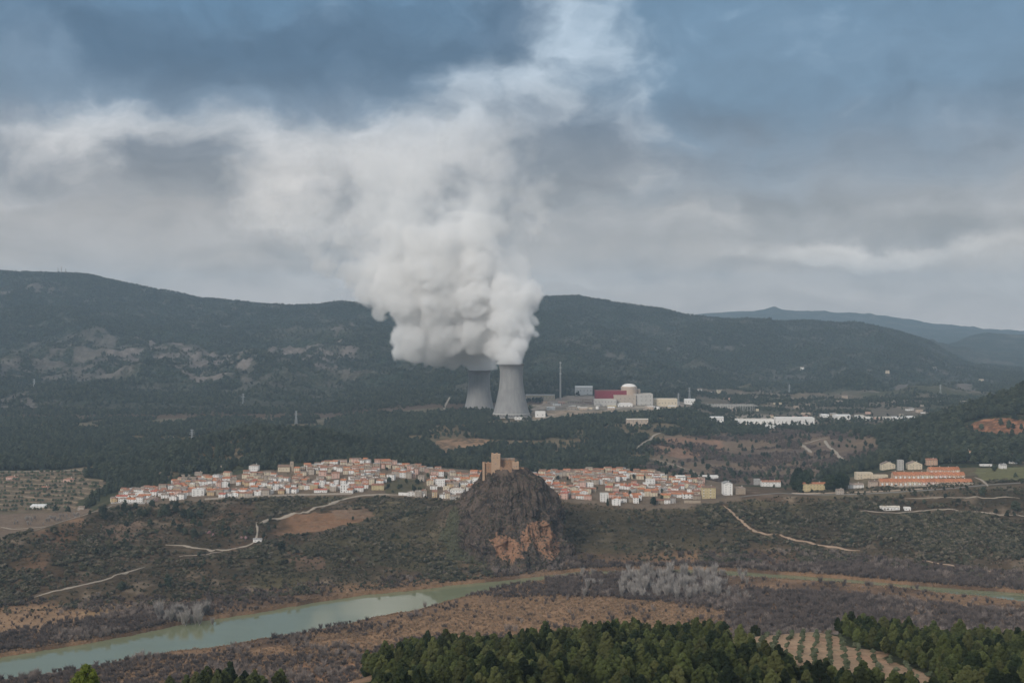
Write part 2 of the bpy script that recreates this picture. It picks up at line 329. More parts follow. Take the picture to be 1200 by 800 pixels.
def terrain_mat():
    m = bpy.data.materials.new('ground'); m.use_nodes = True; t = NT(m.node_tree)
    geo = t.n('ShaderNodeNewGeometry'); v = geo.outputs['Position']
    c = t.n('ShaderNodeVertexColor', layer_name='tint').outputs[0]
    wd = t.n('ShaderNodeAttribute', attribute_name='wood').outputs['Fac']
    n1 = t.noise(v, .9, 5, .65); n2 = t.noise(v, .12, 5, .65); n3 = t.noise(v, .03, 4, .6)
    g = t.m('ADD', t.m('MULTIPLY_ADD', t.m('SUBTRACT', n1, .5), .9, 1.0), t.m('ADD', t.m('MULTIPLY', t.m('SUBTRACT', n2, .5), 1.1), t.m('MULTIPLY', t.m('SUBTRACT', n3, .5), .5)))
    s = t.n('ShaderNodeVectorMath', operation='SCALE', ins={0: c}); t.put(s.inputs[3], t.m('MAXIMUM', g, .25))
    # far woodland: crown-sized spots of darker tree green over the ground colour
    vo = t.n('ShaderNodeTexVoronoi', feature='F1', ins={'Vector': v, 'Scale': .09, 'Randomness': 1.0})
    spot = t.m('MULTIPLY', t.ramp(vo.outputs[0], .75, .35), t.ramp(t.m('ADD', n2, t.m('MULTIPLY', wd, .6)), .55, .85))
    c2 = t.mix(t.m('MULTIPLY', spot, t.m('MINIMUM', wd, 1.0)), s.outputs[0], (.022, .034, .02))
    h = t.m('ADD', t.m('MULTIPLY', n1, .5), t.m('ADD', t.m('MULTIPLY', n2, 2.5), t.m('MULTIPLY', spot, 5.0)))
    bn = t.n('ShaderNodeBump', ins={'Strength': .9, 'Distance': 1.0, 'Height': h})
    b = t.n('ShaderNodeBsdfPrincipled', ins={'Base Color': c2, 'Roughness': .95, 'Specular IOR Level': .1, 'Normal': bn.outputs[0]})
    t.n('ShaderNodeOutputMaterial', ins={0: b}); return m

# ------------------------------------------------------------------ ground colours (true albedos) painted per patch of land
C = dict(forest=(.045, .052, .028), scrub=(.092, .072, .048), brown=(.105, .072, .05), pale=(.30, .255, .205), soil=(.31, .19, .12), reed=(.26, .175, .11),
         grass=(.085, .115, .04), olive=(.09, .09, .052), dirt=(.36, .29, .22), valley=(.15, .118, .09), grey=(.24, .235, .22), mt=(.034, .044, .03), rockp=(.165, .142, .125))
C = {k: np.array(v) for k, v in C.items()}
tint = np.empty(Z.shape+(3,)); tint[:] = C['brown']
wood = np.zeros(Z.shape)
def paint(mask, c, k=1.0):
    mk = (mask*k)[..., None]; tint[:] = tint*(1-mk)+(C[c] if isinstance(c, str) else np.array(c))*mk
wob = fbm(XG, YG, 60, 4, 21); wob2 = fbm(XG, YG, 25, 4, 22); wobm = fbm(XG, YG, 200, 5, 23); wobf = fbm(XG, YG, 8, 3, 24)
PW = PXG+wob2*5*1500/np.maximum(YG, 1)*1.2; RW = ROW+wob*3.0*np.clip(1500/YG, .3, 1.2)
def zone(poly, y0, y1, soft=True): return (inpoly(poly, PW if soft else PXG, RW if soft else ROW) & (YG > y0) & (YG < y1)).astype(float)
paint(YG < 1000, 'forest')
paint((YG < 760)*smooth(wob, .0, .5), (.10, .085, .05))
grove = zone([(846,746),(905,739),(950,736),(985,744),(1003,757),(1035,768),(1075,784),(1100,800),(1075,800),(1030,790),(985,786),(940,784),(900,770),(866,758)], 380, 720); paint(grove, (.36, .245, .16), .95); paint(grove*smooth(wob2+wobf*.6, .0, .5), (.34, .20, .13), .6); paint(grove*smooth(wobf, .25, .6), (.16, .14, .08), .5)
paint(zone([(350,778),(450,775),(440,812),(320,812)], 500, 600), 'soil', .8)
paint(zone([(1050,742),(1110,742),(1090,752),(1060,752)], 500, 720), (.4,.3,.2), .8)
flat = band(900, 1000, 1500, 1600)*(1-slope)
paint((YG > 1000)*(YG < LYL(7)+30), 'brown')
paint(((YG > 1000)*(YG < LYL(7)+20))*smooth(wob, -.25, .35), 'reed', .65)
paint(zone([(430,745),(470,728),(540,712),(600,700),(700,697),(800,705),(840,715),(840,760),(500,800),(300,800),(60,800),(200,778),(330,755)], 1000, 1500), 'reed', .85)
paint(zone([(0,712),(70,710),(110,712),(75,742),(0,742)], 1150, 1700), (.27, .19, .125), .85)
paint(zone([(120,706),(170,708),(140,722),(90,720)], 1150, 1700), (.33, .24, .14), .6)
paint(zone([(355,776),(450,775),(440,800),(330,800)], 1000, 1300), 'soil', .8)
# slopes up to the village
up = smooth(YG, LYL(7), LYL(7)+30)*(YG < LYL(10)+0)
paint(up, 'scrub'); paint(up*smooth(wob2, .15, .6), 'pale', .55); paint(up*smooth(fbm(XG, YG, 90, 3, 33), .15, .55), 'brown', .8)
paint(up*smooth(fbm(XG, YG, 35, 3, 34), .3, .65)*(PXG < 330), (.20, .13, .095), .55)
C['grass'] = np.array((.105, .11, .06))
G_ = [(410,592),(470,585),(520,600),(500,625),(560,655),(520,672),(440,665),(400,640)]
paint(zone(G_, 1300, 1950), 'grass', .5); paint(zone([(300,655),(345,640),(400,625),(400,660),(340,690),(295,690)], 1300, 1900), 'grass', .45)
paint(zone([(655,600),(870,595),(860,640),(700,650),(660,640)], 1300, 1950), (.088, .082, .05), .6)
paint(zone([(870,585),(960,590),(1000,600),(900,615)], 1300, 1950), 'olive', .7)
paint(zone([(300,585),(380,582),(410,580),(395,590),(320,606),(295,606)], 1300, 1950), 'olive', .75)
paint(zone([(330,606),(395,600),(428,604),(420,612),(370,622),(318,624)], 1300, 1950), 'soil', .9)
paint(zone([(385,600),(430,596),(440,604),(400,608)], 1300, 1950), (.28, .2, .15), .8)
paint(zone([(70,612),(100,605),(90,640),(75,650),(60,640)], 1300, 1800), 'soil', .65)
paint(zone([(120,615),(170,612),(165,635),(125,638)], 1300, 1800), (.3, .22, .17), .6)
paint(zone([(10,655),(60,648),(50,668),(5,672)], 1300, 1800), (.25, .16, .11), .6)
paint(zone([(30,650),(50,645),(55,655),(35,660)], 1300, 1800), 'soil', .6)
paint(zone([(335,650),(375,645),(380,668),(350,672)], 1300, 1900), (.3, .19, .15), .5)
for sp in ((630,655,560,640),): pass
rockfan = gauss(at(600, 1610), 1605, 60, 40); paint(smooth(rockfan, .25, .6), (.20, .145, .105), .8)
stp = ((Z/3.2) % 1); paint(terr*up*(stp > .66)*(stp < .98)*smooth(fbm(XG, YG, 120, 3, 35), -.2, .2), (.24, .205, .165), .55)
paint(up*smooth(fbm(XG, YG, 55, 3, 36), .0, .5), (.055, .052, .035), .6)
# village ground, streets
vil = ((YG > LYL(8)-8) & (YG < LYL(9)+20) & (PXG > 128) & (PXG < 868+wob2*10)).astype(float); paint(vil, (.15, .125, .10), .85); paint(zone([(450,577),(452,566),(470,560),(492,562),(502,572),(500,579)], 1800, 2100), (.075, .075, .045), .9)
paint(((YG > LYL(8)-12) & (YG < LYL(9)+100) & (PXG > 930) & (PXG < 1150)).astype(float)*smooth(wob, -.3, .1), (.12, .108, .07), .7)
# left valley and orchard terraces
LTP = [(-600,548),(60,549),(99,551),(99,560),(122,562),(126,572),(100,583),(88,592),(110,596),(100,606),(60,622),(0,640),(-600,650)]
lt = ((YG > LYL(8)+30) & (YG < 2360)).astype(float)*inpoly(LTP, PXG+wob2*7, ROW+wob*1.5); paint(lt, (.145, .12, .09)); paint(lt*smooth(wob2, -.1, .3), (.10, .09, .06), .75); paint(lt*(np.abs(((Z/2.0) % 1)-.78) < .13)*(YG > 1990), (.33, .27, .21), .8)
paint(((YG > LYL(8)+60) & (YG < 1960) & (PXG < 120)).astype(float), (.16, .125, .10), .8)
# behind the village: woods, clearings, valley floor
bk = ((YG > LYL(9)+25) & (YG < 3450)).astype(float)*(1-lt)
paint(bk, 'forest'); wood = np.maximum(wood, bk*(.5+wob*.4))
op = bk*smooth(fbm(XG, YG, 130, 4, 41), .05, .35); paint(op, (.15, .125, .085), .85); wood *= 1-op*.85
RVP = [(745,562),(752,548),(770,540),(755,528),(775,514),(800,508),(830,503),(900,503),(960,506),(1010,508),(1035,520),(1020,535),(960,560),(920,572),(800,572)]
rv = ((YG > 2150) & (YG < 3150)).astype(float)*inpoly(RVP, PXG+wob*14+wob2*6, ROW+wob2*2); paint(rv, 'valley', .95); wood *= 1-rv*.95
paint(rv*smooth(fbm(XG, YG, 110, 4, 42), .0, .35), (.10, .08, .07), .8)
paint(zone([(505,520),(530,514),(580,515),(560,524),(520,532),(498,530)], 2100, 3100), (.27, .185, .125), .9)
paint(zone([(630,526),(680,524),(690,532),(640,535)], 2100, 3100), (.24, .19, .13), .6)
paint(zone([(680,538),(800,535),(780,552),(690,548)], 2100, 3100), (.15, .13, .10), .7)
paint(zone([(760,518),(800,512),(845,516),(850,530),(800,536),(770,530)], 2100, 3100), (.23, .15, .11), .8)
paint(zone([(380,498),(440,508),(470,512),(430,516),(390,512)], 2100, 3100), (.20, .15, .11), .5)
paint(zone([(280,535),(300,520),(330,530),(310,545)], 2100, 2700), (.2, .16, .12), .5)
paint(zone([(1130,500),(1150,492),(1180,489),(1200,492),(1260,500),(1260,510),(1145,507)], 2100, 3100, True), (.30, .155, .095), .95)
paint(zone([(1080,515),(1200,510),(1300,520),(1300,545),(1060,540)], 2100, 2800), (.14, .12, .09), .8)
paint(zone([(1140,549),(1200,547),(1300,550),(1300,563),(1150,562)], 1950, 2400), (.13, .14, .07), .9)
# plant platform and the flat valley beyond
pp = zone([(625,492),(620,480),(640,470),(680,462),(700,466),(800,466),(820,478),(760,484),(700,487),(650,492)], 3000, 3800, False); paint(pp*(.55+.45*smooth(wob2+wobf, -.3, .4)), (.33, .28, .235), .85); wood *= 1-pp
pv = ((YG > 3180) & (YG < 4700+wobm*300)).astype(float)*smooth(PXG+wobm*70, 790, 830); paint(pv, (.115, .10, .075), .9); wood *= 1-pv*.6
paint(pv*smooth(fbm(XG, YG, 160, 4, 43), .1, .5), (.21, .165, .125), .7); paint(pv*smooth(fbm(XG, YG, 140, 4, 44), -.05, .3), 'forest', .8)
paint(zone([(850,486),(900,486),(906,490),(958,491),(960,498),(860,497)], 3000, 4200), (.33, .285, .235), .7)
# mountains
mm = smooth(YG, 3400, 3900)*(1-pv)*(1-pp); paint(mm, 'mt'); wood = np.maximum(wood, mm)
mo = mm*smooth(fbm(XG, YG, 320, 5, 51, .6), -.05, .4); paint(mo, (.085, .082, .06), .6); wood *= 1-mo*.5
ms = mm*smooth(fbm(XG*.6, YG, 90, 4, 57, .6), .15, .45); paint(ms, (.13, .115, .095), .5); wood *= 1-ms*.35
rb = fbm(XG, YG, 150, 5, 52, .65); rb2 = fbm(XG, YG, 40, 3, 53)
rb3 = fbm(XG, YG*.5, 26, 3, 58)
def rocks(poly, k=.8, thr=-.15): 
    zz = zone(poly, 3600, 7600)*smooth(rb+rb2*.9+rb3*.7, thr, thr+.45); paint(zz, 'rockp', k); wood[:] = wood*(1-zz*.75)
rocks([(120,418),(180,408),(260,412),(330,405),(400,404),(420,418),(400,432),(330,428),(260,444),(230,445),(190,428),(140,436)], .95, -.25)
rocks([(0,420),(80,410),(150,425),(160,440),(60,450),(0,450)], .6)
rocks([(0,470),(30,465),(45,478),(0,480)], .8)
rocks([(150,430),(420,430),(430,445),(300,452),(180,450)], .35, .05)
rocks([(0,395),(140,400),(200,412),(60,416),(0,410)], .5, -.05)
rocks([(380,385),(440,390),(440,410),(395,405)], .6, -.1)
rocks([(0,342),(60,343),(150,346),(140,354),(60,350),(0,348)], .7)
rocks([(150,352),(300,360),(310,372),(180,366)], .35, .05)
rocks([(200,380),(300,382),(300,388),(200,388)], .5)
rocks([(640,405),(760,398),(820,408),(700,425)], .35, .1)
rocks([(830,400),(880,402),(880,416),(840,414)], .5, .0)
rocks([(1050,450),(1090,444),(1085,462),(1050,462)], .7, -.2)
rocks([(1110,452),(1145,450),(1140,462),(1110,460)], .7, -.2)
rocks([(880,432),(1180,420),(1200,440),(1180,455),(900,445)], .45, .15)
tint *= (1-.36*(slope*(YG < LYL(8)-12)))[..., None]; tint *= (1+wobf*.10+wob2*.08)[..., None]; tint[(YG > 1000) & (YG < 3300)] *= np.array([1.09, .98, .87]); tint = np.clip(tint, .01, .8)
wood = np.clip(wood, 0, 1)*(YG > 2100)
nr, nc = Z.shape
V = np.stack([XG, YG, Z], -1).reshape(-1, 3)
I = np.arange(nr*nc).reshape(nr, nc); Fq = np.stack([I[:-1, :-1], I[:-1, 1:], I[1:, 1:], I[1:, :-1]], -1).reshape(-1, 4)
M = {}
M['ground'] = terrain_mat()
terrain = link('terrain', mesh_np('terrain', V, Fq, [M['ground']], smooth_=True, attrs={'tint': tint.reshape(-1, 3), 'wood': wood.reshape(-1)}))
tag(terrain, 'rolling valley floor, terraced slopes and mountains around the river', kind='structure')
# wide base sheet that carries the land on to the horizon and behind the viewpoint
bs = link('ground', mesh_np('ground', [(-9000, -2500, -330), (9000, -2500, -330), (9000, 17500, -330), (-9000, 17500, -330)], [(0, 1, 2, 3)], [mat('base_ground', (.08, .08, .05), coord='Object', scale=.01)]))
tag(bs, 'plain dark land beyond the modelled valley', kind='structure')
# river
wm = bpy.data.materials.new('river_water'); wm.use_nodes = True; t = NT(wm.node_tree)
geo = t.n('ShaderNodeNewGeometry'); wn = t.noise(geo.outputs['Position'], .25, 3, .5)
wn2 = t.noise(t.n('ShaderNodeVectorMath', operation='MULTIPLY', ins={0: geo.outputs['Position'], 1: (.02, .05, 1)}).outputs[0], 1.0, 3, .5)
bn = t.n('ShaderNodeBump', ins={'Strength': .06, 'Distance': .08, 'Height': wn})
wc = t.mix(wn2, (.15, .165, .095), (.185, .20, .12))
b = t.n('ShaderNodeBsdfPrincipled', ins={'Base Color': wc, 'Roughness': .035, 'IOR': 1.38, 'Specular IOR Level': .5, 'Normal': bn.outputs[0]})
t.n('ShaderNodeOutputMaterial', ins={0: b})
rx = [p[0] for p in RIV]; 
river = link('river', mesh_np('river', [(-900, 1030, WATER), (1200, 1030, WATER), (1200, 1720, WATER), (-900, 1720, WATER)], [(0, 1, 2, 3)], [wm])); tag(river, 'slow green river winding across the valley floor', kind='structure')
# ------------------------------------------------------------------ plants: shapes
M['pine'] = foliage('pine_needles', (.015, .024, .011), (.072, .086, .028), rnd=.36, rnd_hue=(.095, .10, .038))
M['farpine'] = foliage('far_pine_needles', (.026, .036, .024), (.056, .064, .038), rnd=.38)
M['olive'] = foliage('olive_leaves', (.07, .085, .05), (.13, .145, .09), rnd=.2)
M['scrub'] = foliage('scrub_leaves', (.040, .042, .025), (.10, .088, .052), rnd=.4, rnd_hue=(.15, .125, .09))
M['cypress'] = foliage('cypress_leaves', (.014, .024, .012), (.03, .042, .02), rnd=.15)
M['bark'] = mat('bark', (.11, .085, .065), var=.35, scale=2.0)
M['twig'] = mat('grey_twigs', (.34, .305, .275), var=.25, scale=.4, rnd=.18)
M['palebrown'] = mat('pale_brown_twigs', (.25, .20, .17), var=.3, scale=.3, rnd=.35)
M['browntwig'] = mat('brown_twigs', (.125, .096, .082), var=.3, scale=.3, rnd=.4)
M['reed'] = mat('dry_reed', (.33, .225, .14), var=.3, scale=.3, rnd=.25)
M['blossom'] = foliage('pink_blossom', (.34, .18, .19), (.42, .26, .26), rnd=.1)
M['bright'] = foliage('yellow_green_needles', (.05, .075, .014), (.15, .18, .03), rnd=.05, sc_n=1.2)

def ico(sub=1):
    p = (1+5**.5)/2
    V = [(-1,p,0),(1,p,0),(-1,-p,0),(1,-p,0),(0,-1,p),(0,1,p),(0,-1,-p),(0,1,-p),(p,0,-1),(p,0,1),(-p,0,-1),(-p,0,1)]
    Fc = [(0,11,5),(0,5,1),(0,1,7),(0,7,10),(0,10,11),(1,5,9),(5,11,4),(11,10,2),(10,7,6),(7,1,8),(3,9,4),(3,4,2),(3,2,6),(3,6,8),(3,8,9),(4,9,5),(2,4,11),(6,2,10),(8,6,7),(9,8,1)]
    V = [np.array(v)/np.linalg.norm(v) for v in V]
    for _ in range(sub):
        cache = {}; N = []
        def mid(a, b):
            k = (min(a, b), max(a, b))
            if k not in cache: q = V[a]+V[b]; V.append(q/np.linalg.norm(q)); cache[k] = len(V)-1
            return cache[k]
        for a, b, c in Fc:
            x, y, z_ = mid(a, b), mid(b, c), mid(c, a); N += [(a, x, z_), (b, y, x), (c, z_, y), (x, y, z_)]
        Fc = N
    return np.array(V), np.array(Fc)
ICO0, ICO1 = ico(0), ico(1)
def crown(name, m, blobs, n_leaf, leaf, seed, flat=.75, core=.80, droop=0.0):
    """crown made of many small leaf clumps over lobes, with a solid inner mass; blobs = [(x, y, z, r)]"""
    r = np.random.default_rng(seed); VV = []; FF = []; nv = 0
    iv, fc = (ICO1 if n_leaf > 500 else ICO0)
    wts = np.array([b[3]**2 for b in blobs]); wts = wts/wts.sum()
    for bx, by, bz, br in blobs:
        v = iv*(br*core)*(1+r.normal(0, .07, (len(iv), 1))); v[:, 2] *= flat; VV.append(v+np.array([bx, by, bz])); FF.append(fc+nv); nv += len(v)
    k = r.choice(len(blobs), n_leaf, p=wts); B = np.array(blobs)[k]
    d = r.normal(0, 1, (n_leaf, 3)); d[:, 2] = np.where(d[:, 2] < -.5, -d[:, 2], d[:, 2]); d /= np.linalg.norm(d, axis=1)[:, None]
    rad = B[:, 3]*(r.uniform(.80, 1.12, n_leaf)); pos = B[:, :3]+d*rad[:, None]*np.array([1, 1, flat])
    t1 = np.cross(d, r.normal(0, 1, (n_leaf, 3))); t1 /= np.linalg.norm(t1, axis=1)[:, None]; t2 = np.cross(d, t1)
    s = leaf*r.uniform(.6, 1.35, (n_leaf, 1)); up = d*s*r.uniform(.1, .9, (n_leaf, 1))
    a = pos+t1*s; b = pos-t1*s*.5+t2*s*.87; c = pos-t1*s*.5-t2*s*.87; e = pos+up
    vv = np.stack([a, b, c, e], 1).reshape(-1, 3); base_ = nv+np.arange(n_leaf)*4
    ff = np.concatenate([np.stack([base_, base_+1, base_+3], 1), np.stack([base_+1, base_+2, base_+3], 1), np.stack([base_+2, base_, base_+3], 1)])
    VV.append(vv); FF.append(ff)
    return mesh_np(name, np.concatenate(VV), np.concatenate(FF), [m])
def lobes(seed, h, r0, z0, n, pointy=.5, br=(.28, .42)):
    r = np.random.default_rng(seed); out = []
    for i in range(n):
        q = (i+.5)/n; zc = z0+(h-z0)*(.12+.80*q); prof = r0*(1-q**(1.5+2*(1-pointy)))**.7*(.55+.45*min(1, q*5))
        a = i*2.4+r.uniform(-.6, .6); d = prof*r.uniform(.35, .75)
        out.append((d*math.cos(a), d*math.sin(a), zc, r0*r.uniform(*br)*(1-.35*q)+.12*prof))
    out.append((0, 0, z0+(h-z0)*.5, r0*.45)); return out
def trunk_mesh(name, h, r0, m, limbs=0, seed=0, z0=.4, lean=0.0):
    r = np.random.default_rng(seed); VV = []; FF = []; nv = 0
    def tube(p, q, a, b, k=6):
        nonlocal nv
        p = np.array(p, float); q = np.array(q, float); d = q-p; d /= np.linalg.norm(d); s = np.cross(d, [0.3, .2, 1.0] if abs(d[2]) < .9 else [1.0, 0, 0]); s /= np.linalg.norm(s); t_ = np.cross(d, s)
        an = np.arange(k)/k*2*math.pi; ring = np.cos(an)[:, None]*s+np.sin(an)[:, None]*t_
        VV.append(np.concatenate([p+ring*a, q+ring*b])); FF.extend([(nv+i, nv+(i+1) % k, nv+k+(i+1) % k, nv+k+i) for i in range(k)]); nv += 2*k
    m1 = (lean*h*.3, 0, h*.5); tube((0, 0, -.6), m1, r0, r0*.7); top = (lean*h*.5, .1, h); tube(m1, top, r0*.7, r0*.25)
    for i in range(limbs):
        zz = h*(z0+(1-z0)*i/limbs*.9); a = i*2.4+r.uniform(-.4, .4); L = h*.32*(1-.5*i/limbs)
        tube((lean*zz*.5, 0, zz), (math.cos(a)*L, math.sin(a)*L, zz+L*.5), r0*.38, r0*.12, 5)
    return mesh_np(name, np.concatenate(VV), FF, [m])
def twigs(name, m, h, r0, n, seed, w=.09, upright=.6, blade=1.0):
    """bare crown: a fan of thin tapered branches"""
    r = np.random.default_rng(seed); a = r.uniform(0, 2*math.pi, n); q = r.uniform(0, 1, n)**.6
    z0 = h*(.06+.62*r.uniform(0, 1, n)*q); r1 = r0*q*.55*(z0/h+.25); p = np.stack([np.cos(a)*r1, np.sin(a)*r1, z0], 1)
    el = r.uniform(upright, 1.45, n); L = h*r.uniform(.14, .36, n)*blade; a2 = a+r.normal(0, .5, n)
    d = np.stack([np.cos(a2)*np.cos(el), np.sin(a2)*np.cos(el), np.sin(el)], 1); e = p+d*L[:, None]
    s = np.cross(d, r.normal(0, 1, (n, 3))); s /= np.linalg.norm(s, axis=1)[:, None]; s *= (w*r.uniform(.5, 1.3, n))[:, None]
    V = np.stack([p-s, p+s, e+s*.3, e-s*.3], 1).reshape(-1, 3); b = np.arange(n)[:, None]*4+np.arange(4)
    return mesh_np(name, V, b, [m])

ROADS = [
 ('dirt_road', [(300,612),(318,607),(345,601),(368,595),(388,590),(405,584),(425,580),(450,579),(468,580)], 8, 'track', 'pale dirt road climbing to the western village', 1300),
 ('dirt_road', [(300,612),(302,620),(301,628),(298,636),(283,641),(262,645),(240,643),(222,640),(194,638)], 5, 'track', 'pale track looping below the village', 1300),
 ('dirt_road', [(262,645),(240,650),(210,652)], 3, 'track', 'thin side track below the loop', 1300),
 ('dirt_road', [(38,700),(60,693),(90,687),(120,680),(150,670),(170,664)], 5, 'track', 'pale track low on the left slope', 1300),
 ('dirt_road', [(40,622),(70,612),(100,603),(120,597),(135,591)], 3, 'track', 'pale path on the crest of the left spur', 1300),
 ('dirt_road', [(0,617),(15,620),(30,619),(60,616)], 5, 'track', 'pale track in the left valley bottom', 1750),
 ('dirt_road', [(848,592),(858,600),(866,608),(874,616),(882,621),(896,625),(920,629),(942,634),(965,639),(985,642),(1008,645)], 6, 'redtrack', 'winding reddish dirt road right of the village', 1300),
 ('dirt_road', [(1080,656),(1100,660),(1120,663),(1150,668),(1176,671)], 6, 'redtrack', 'reddish dirt road above the river at right', 1300),
 ('road', [(868,582),(885,580),(915,577.5),(940,579),(960,579.5),(1000,579),(1040,577),(1080,574.5),(1115,572),(1145,569),(1170,567),(1215,565)], 7, 'asphalt', 'grey road along the foot of the right-hand houses', 1300),
 ('road', [(1142,559),(1150,562),(1156,567),(1158,570)], 6, 'track', 'pale bend joining the road right of the terraced houses', 1300),
 ('dirt_road', [(1005,598),(1030,600),(1060,600),(1090,597),(1110,596),(1150,600),(1180,603),(1215,606)], 4, 'track', 'pale path past the long white barn', 1300),
 ('dirt_road', [(1060,584),(1090,583),(1130,583),(1195,584)], 3, 'track', 'thin pale path below the road at right', 1300),
 ('dirt_road', [(966,516),(972,524),(980,530),(985,536),(992,541),(1000,545)], 10, 'track', 'pale winding valley road at right', 2200),
 ('dirt_road', [(940,521),(946,526),(951,531)], 12, 'track', 'pale short valley road left of the winding one', 2200),
 ('dirt_road', [(940,520),(955,516),(970,513)], 8, 'track', 'pale link between the two valley roads', 2200),
 ('road', [(764,537),(780,542),(800,548),(818,554)], 5, 'track', 'pale straight road behind the eastern village', 2200),
 ('dirt_road', [(746,526),(752,520),(762,515),(766,510),(775,507)], 8, 'track', 'pale track climbing through woods towards the plant', 2300),
 ('dirt_road', [(203,512),(215,515),(226,516)], 6, 'track', 'pale clearing track on the pine knoll', 2300),
 ('dirt_road', [(160,537),(172,541),(182,543),(189,546)], 5, 'track', 'pale curved track in the knoll woods', 2300),
 ('dirt_road', [(535,545),(560,547),(590,545),(612,541)], 6, 'track', 'pale track glimpsed behind the castle', 2200),
 ('road', [(0,552),(30,552),(66,552),(98,551)], 5, 'track', 'pale terrace road above the left olive rows', 2200),
 ('dirt_road', [(527,465),(524,471),(521,477),(519,481)], 8, 'track', 'pale mountain track left of the cooling towers', 3300),
 ('road', [(570,494),(600,494),(630,492),(650,486)], 12, 'track', 'pale apron in front of the nearer cooling tower', 2900),
]
def roadclear(X, Y):
    """True away from roads and from the strip in front of them"""
    px = X/Y*F+600; row = HZ-grid_at(X, Y)/Y*F; ok = np.ones(len(X), bool)
    for r_ in ROADS:
        for (a, b), (c, d) in zip(r_[1][:-1], r_[1][1:]):
            L2 = (c-a)**2+(d-b)**2; f = np.clip(((px-a)*(c-a)+(row-b)*(d-b))/L2, 0, 1); ex = px-(a+f*(c-a)); ey = row-(b+f*(d-b))
            ok &= ~((np.abs(ex) < 3.0) & (ey > -1.2) & (ey < 4.2)) | (Y < r_[5]) | (Y < 1300)
    return ok
# prototypes: (crown mesh, trunk mesh)
PINES = []
for i, (h, r0) in enumerate([(9.5, 3.2), (8.0, 3.0), (11.0, 3.3), (7.0, 2.7), (9.0, 2.6), (6.0, 2.3)]):
    PINES.append((crown('pine_crown', M['pine'], lobes(10+i, h, r0*.95, h*.14, 32, .5+.15*(i % 3), (.13, .27)), 5200, .20, i, core=.6, flat=1.0), trunk_mesh('pine_trunk', h*.85, .17, M['bark'], 4, i)))
ROUND = [(crown('round_crown', M['pine'], lobes(30+i, h, r0, h*.1, 34, .1, (.17, .27)), 5600, .25, 40+i, core=.7, flat=.9), trunk_mesh('round_trunk', h*.7, .3, M['bark'], 5, i)) for i, (h, r0) in enumerate([(11, 4.6), (10, 4.2)])]
OLIVE = [(crown('olive_crown', M['olive'], lobes(50+i, 3.6, 1.9, .9, 7, .1, (.36, .5)), 420, .28, 60+i), trunk_mesh('olive_trunk', 1.8, .18, M['bark'], 3, i)) for i in range(3)]
MIDP = [(crown('mid_crown', M['farpine'], lobes(70+i, h, r0, h*.1, 8, .45, (.3, .46)), 380, .75, 80+i), trunk_mesh('mid_trunk', h*.8, .2, M['bark'], 0, i)) for i, (h, r0) in enumerate([(9, 3.3), (7.5, 3.4), (11, 3.6)])]
FARP = [crown('far_crown', M['farpine'], lobes(90+i, h, r0, 0.4, 3, .3, (.4, .55)), 60, 1.5, 90+i) for i, (h, r0) in enumerate([(8.5, 3.6), (7, 3.9), (10, 3.6)])]
ROUNDF = [(crown('dark_crown', M['cypress'], lobes(35+i, h, r0, h*.08, 24, .1, (.2, .3)), 2600, .36, 45+i, core=.75, flat=.9), trunk_mesh('dark_trunk', h*.7, .3, M['bark'], 5, i)) for i, (h, r0) in enumerate([(11, 4.6), (10, 4.2)])]
CYP = [(crown('cypress_crown', M['cypress'], [(0, 0, 1.2+i*1.5, 1.35-.12*i-.02*i*i) for i in range(7)], 700, .35, 99, flat=1.15), trunk_mesh('cypress_trunk', 2.5, .18, M['bark']))]
BARE = [(twigs('bare_crown', M['twig'], h, h*.30, 420, 100+i, w=.10, upright=1.0, blade=1.3), trunk_mesh('bare_trunk', h*.75, .2, M['twig'], 6, i, .2)) for i, h in enumerate([12, 10, 8])]
BUSH = [crown('bush_crown', M['scrub'], lobes(120+i, 2.2, 1.6, .1, 3, .1, (.4, .6)), 90, .40, 120+i) for i in range(3)]
THICK = [twigs('thicket_crown', M['browntwig'], h, h*.6, 230, 130+i, w=.13, upright=.45) for i, h in enumerate([5, 6.5, 4])]
GTHICK = [twigs('grey_thicket_crown', M['palebrown'], h, h*.5, 260, 140+i, w=.09, upright=.6) for i, h in enumerate([7, 9])]
REED = [twigs('reed_crown', M['reed'], 2.6, 2.6, 150, 150+i, w=.11, upright=1.0, blade=1.6) for i in range(2)]

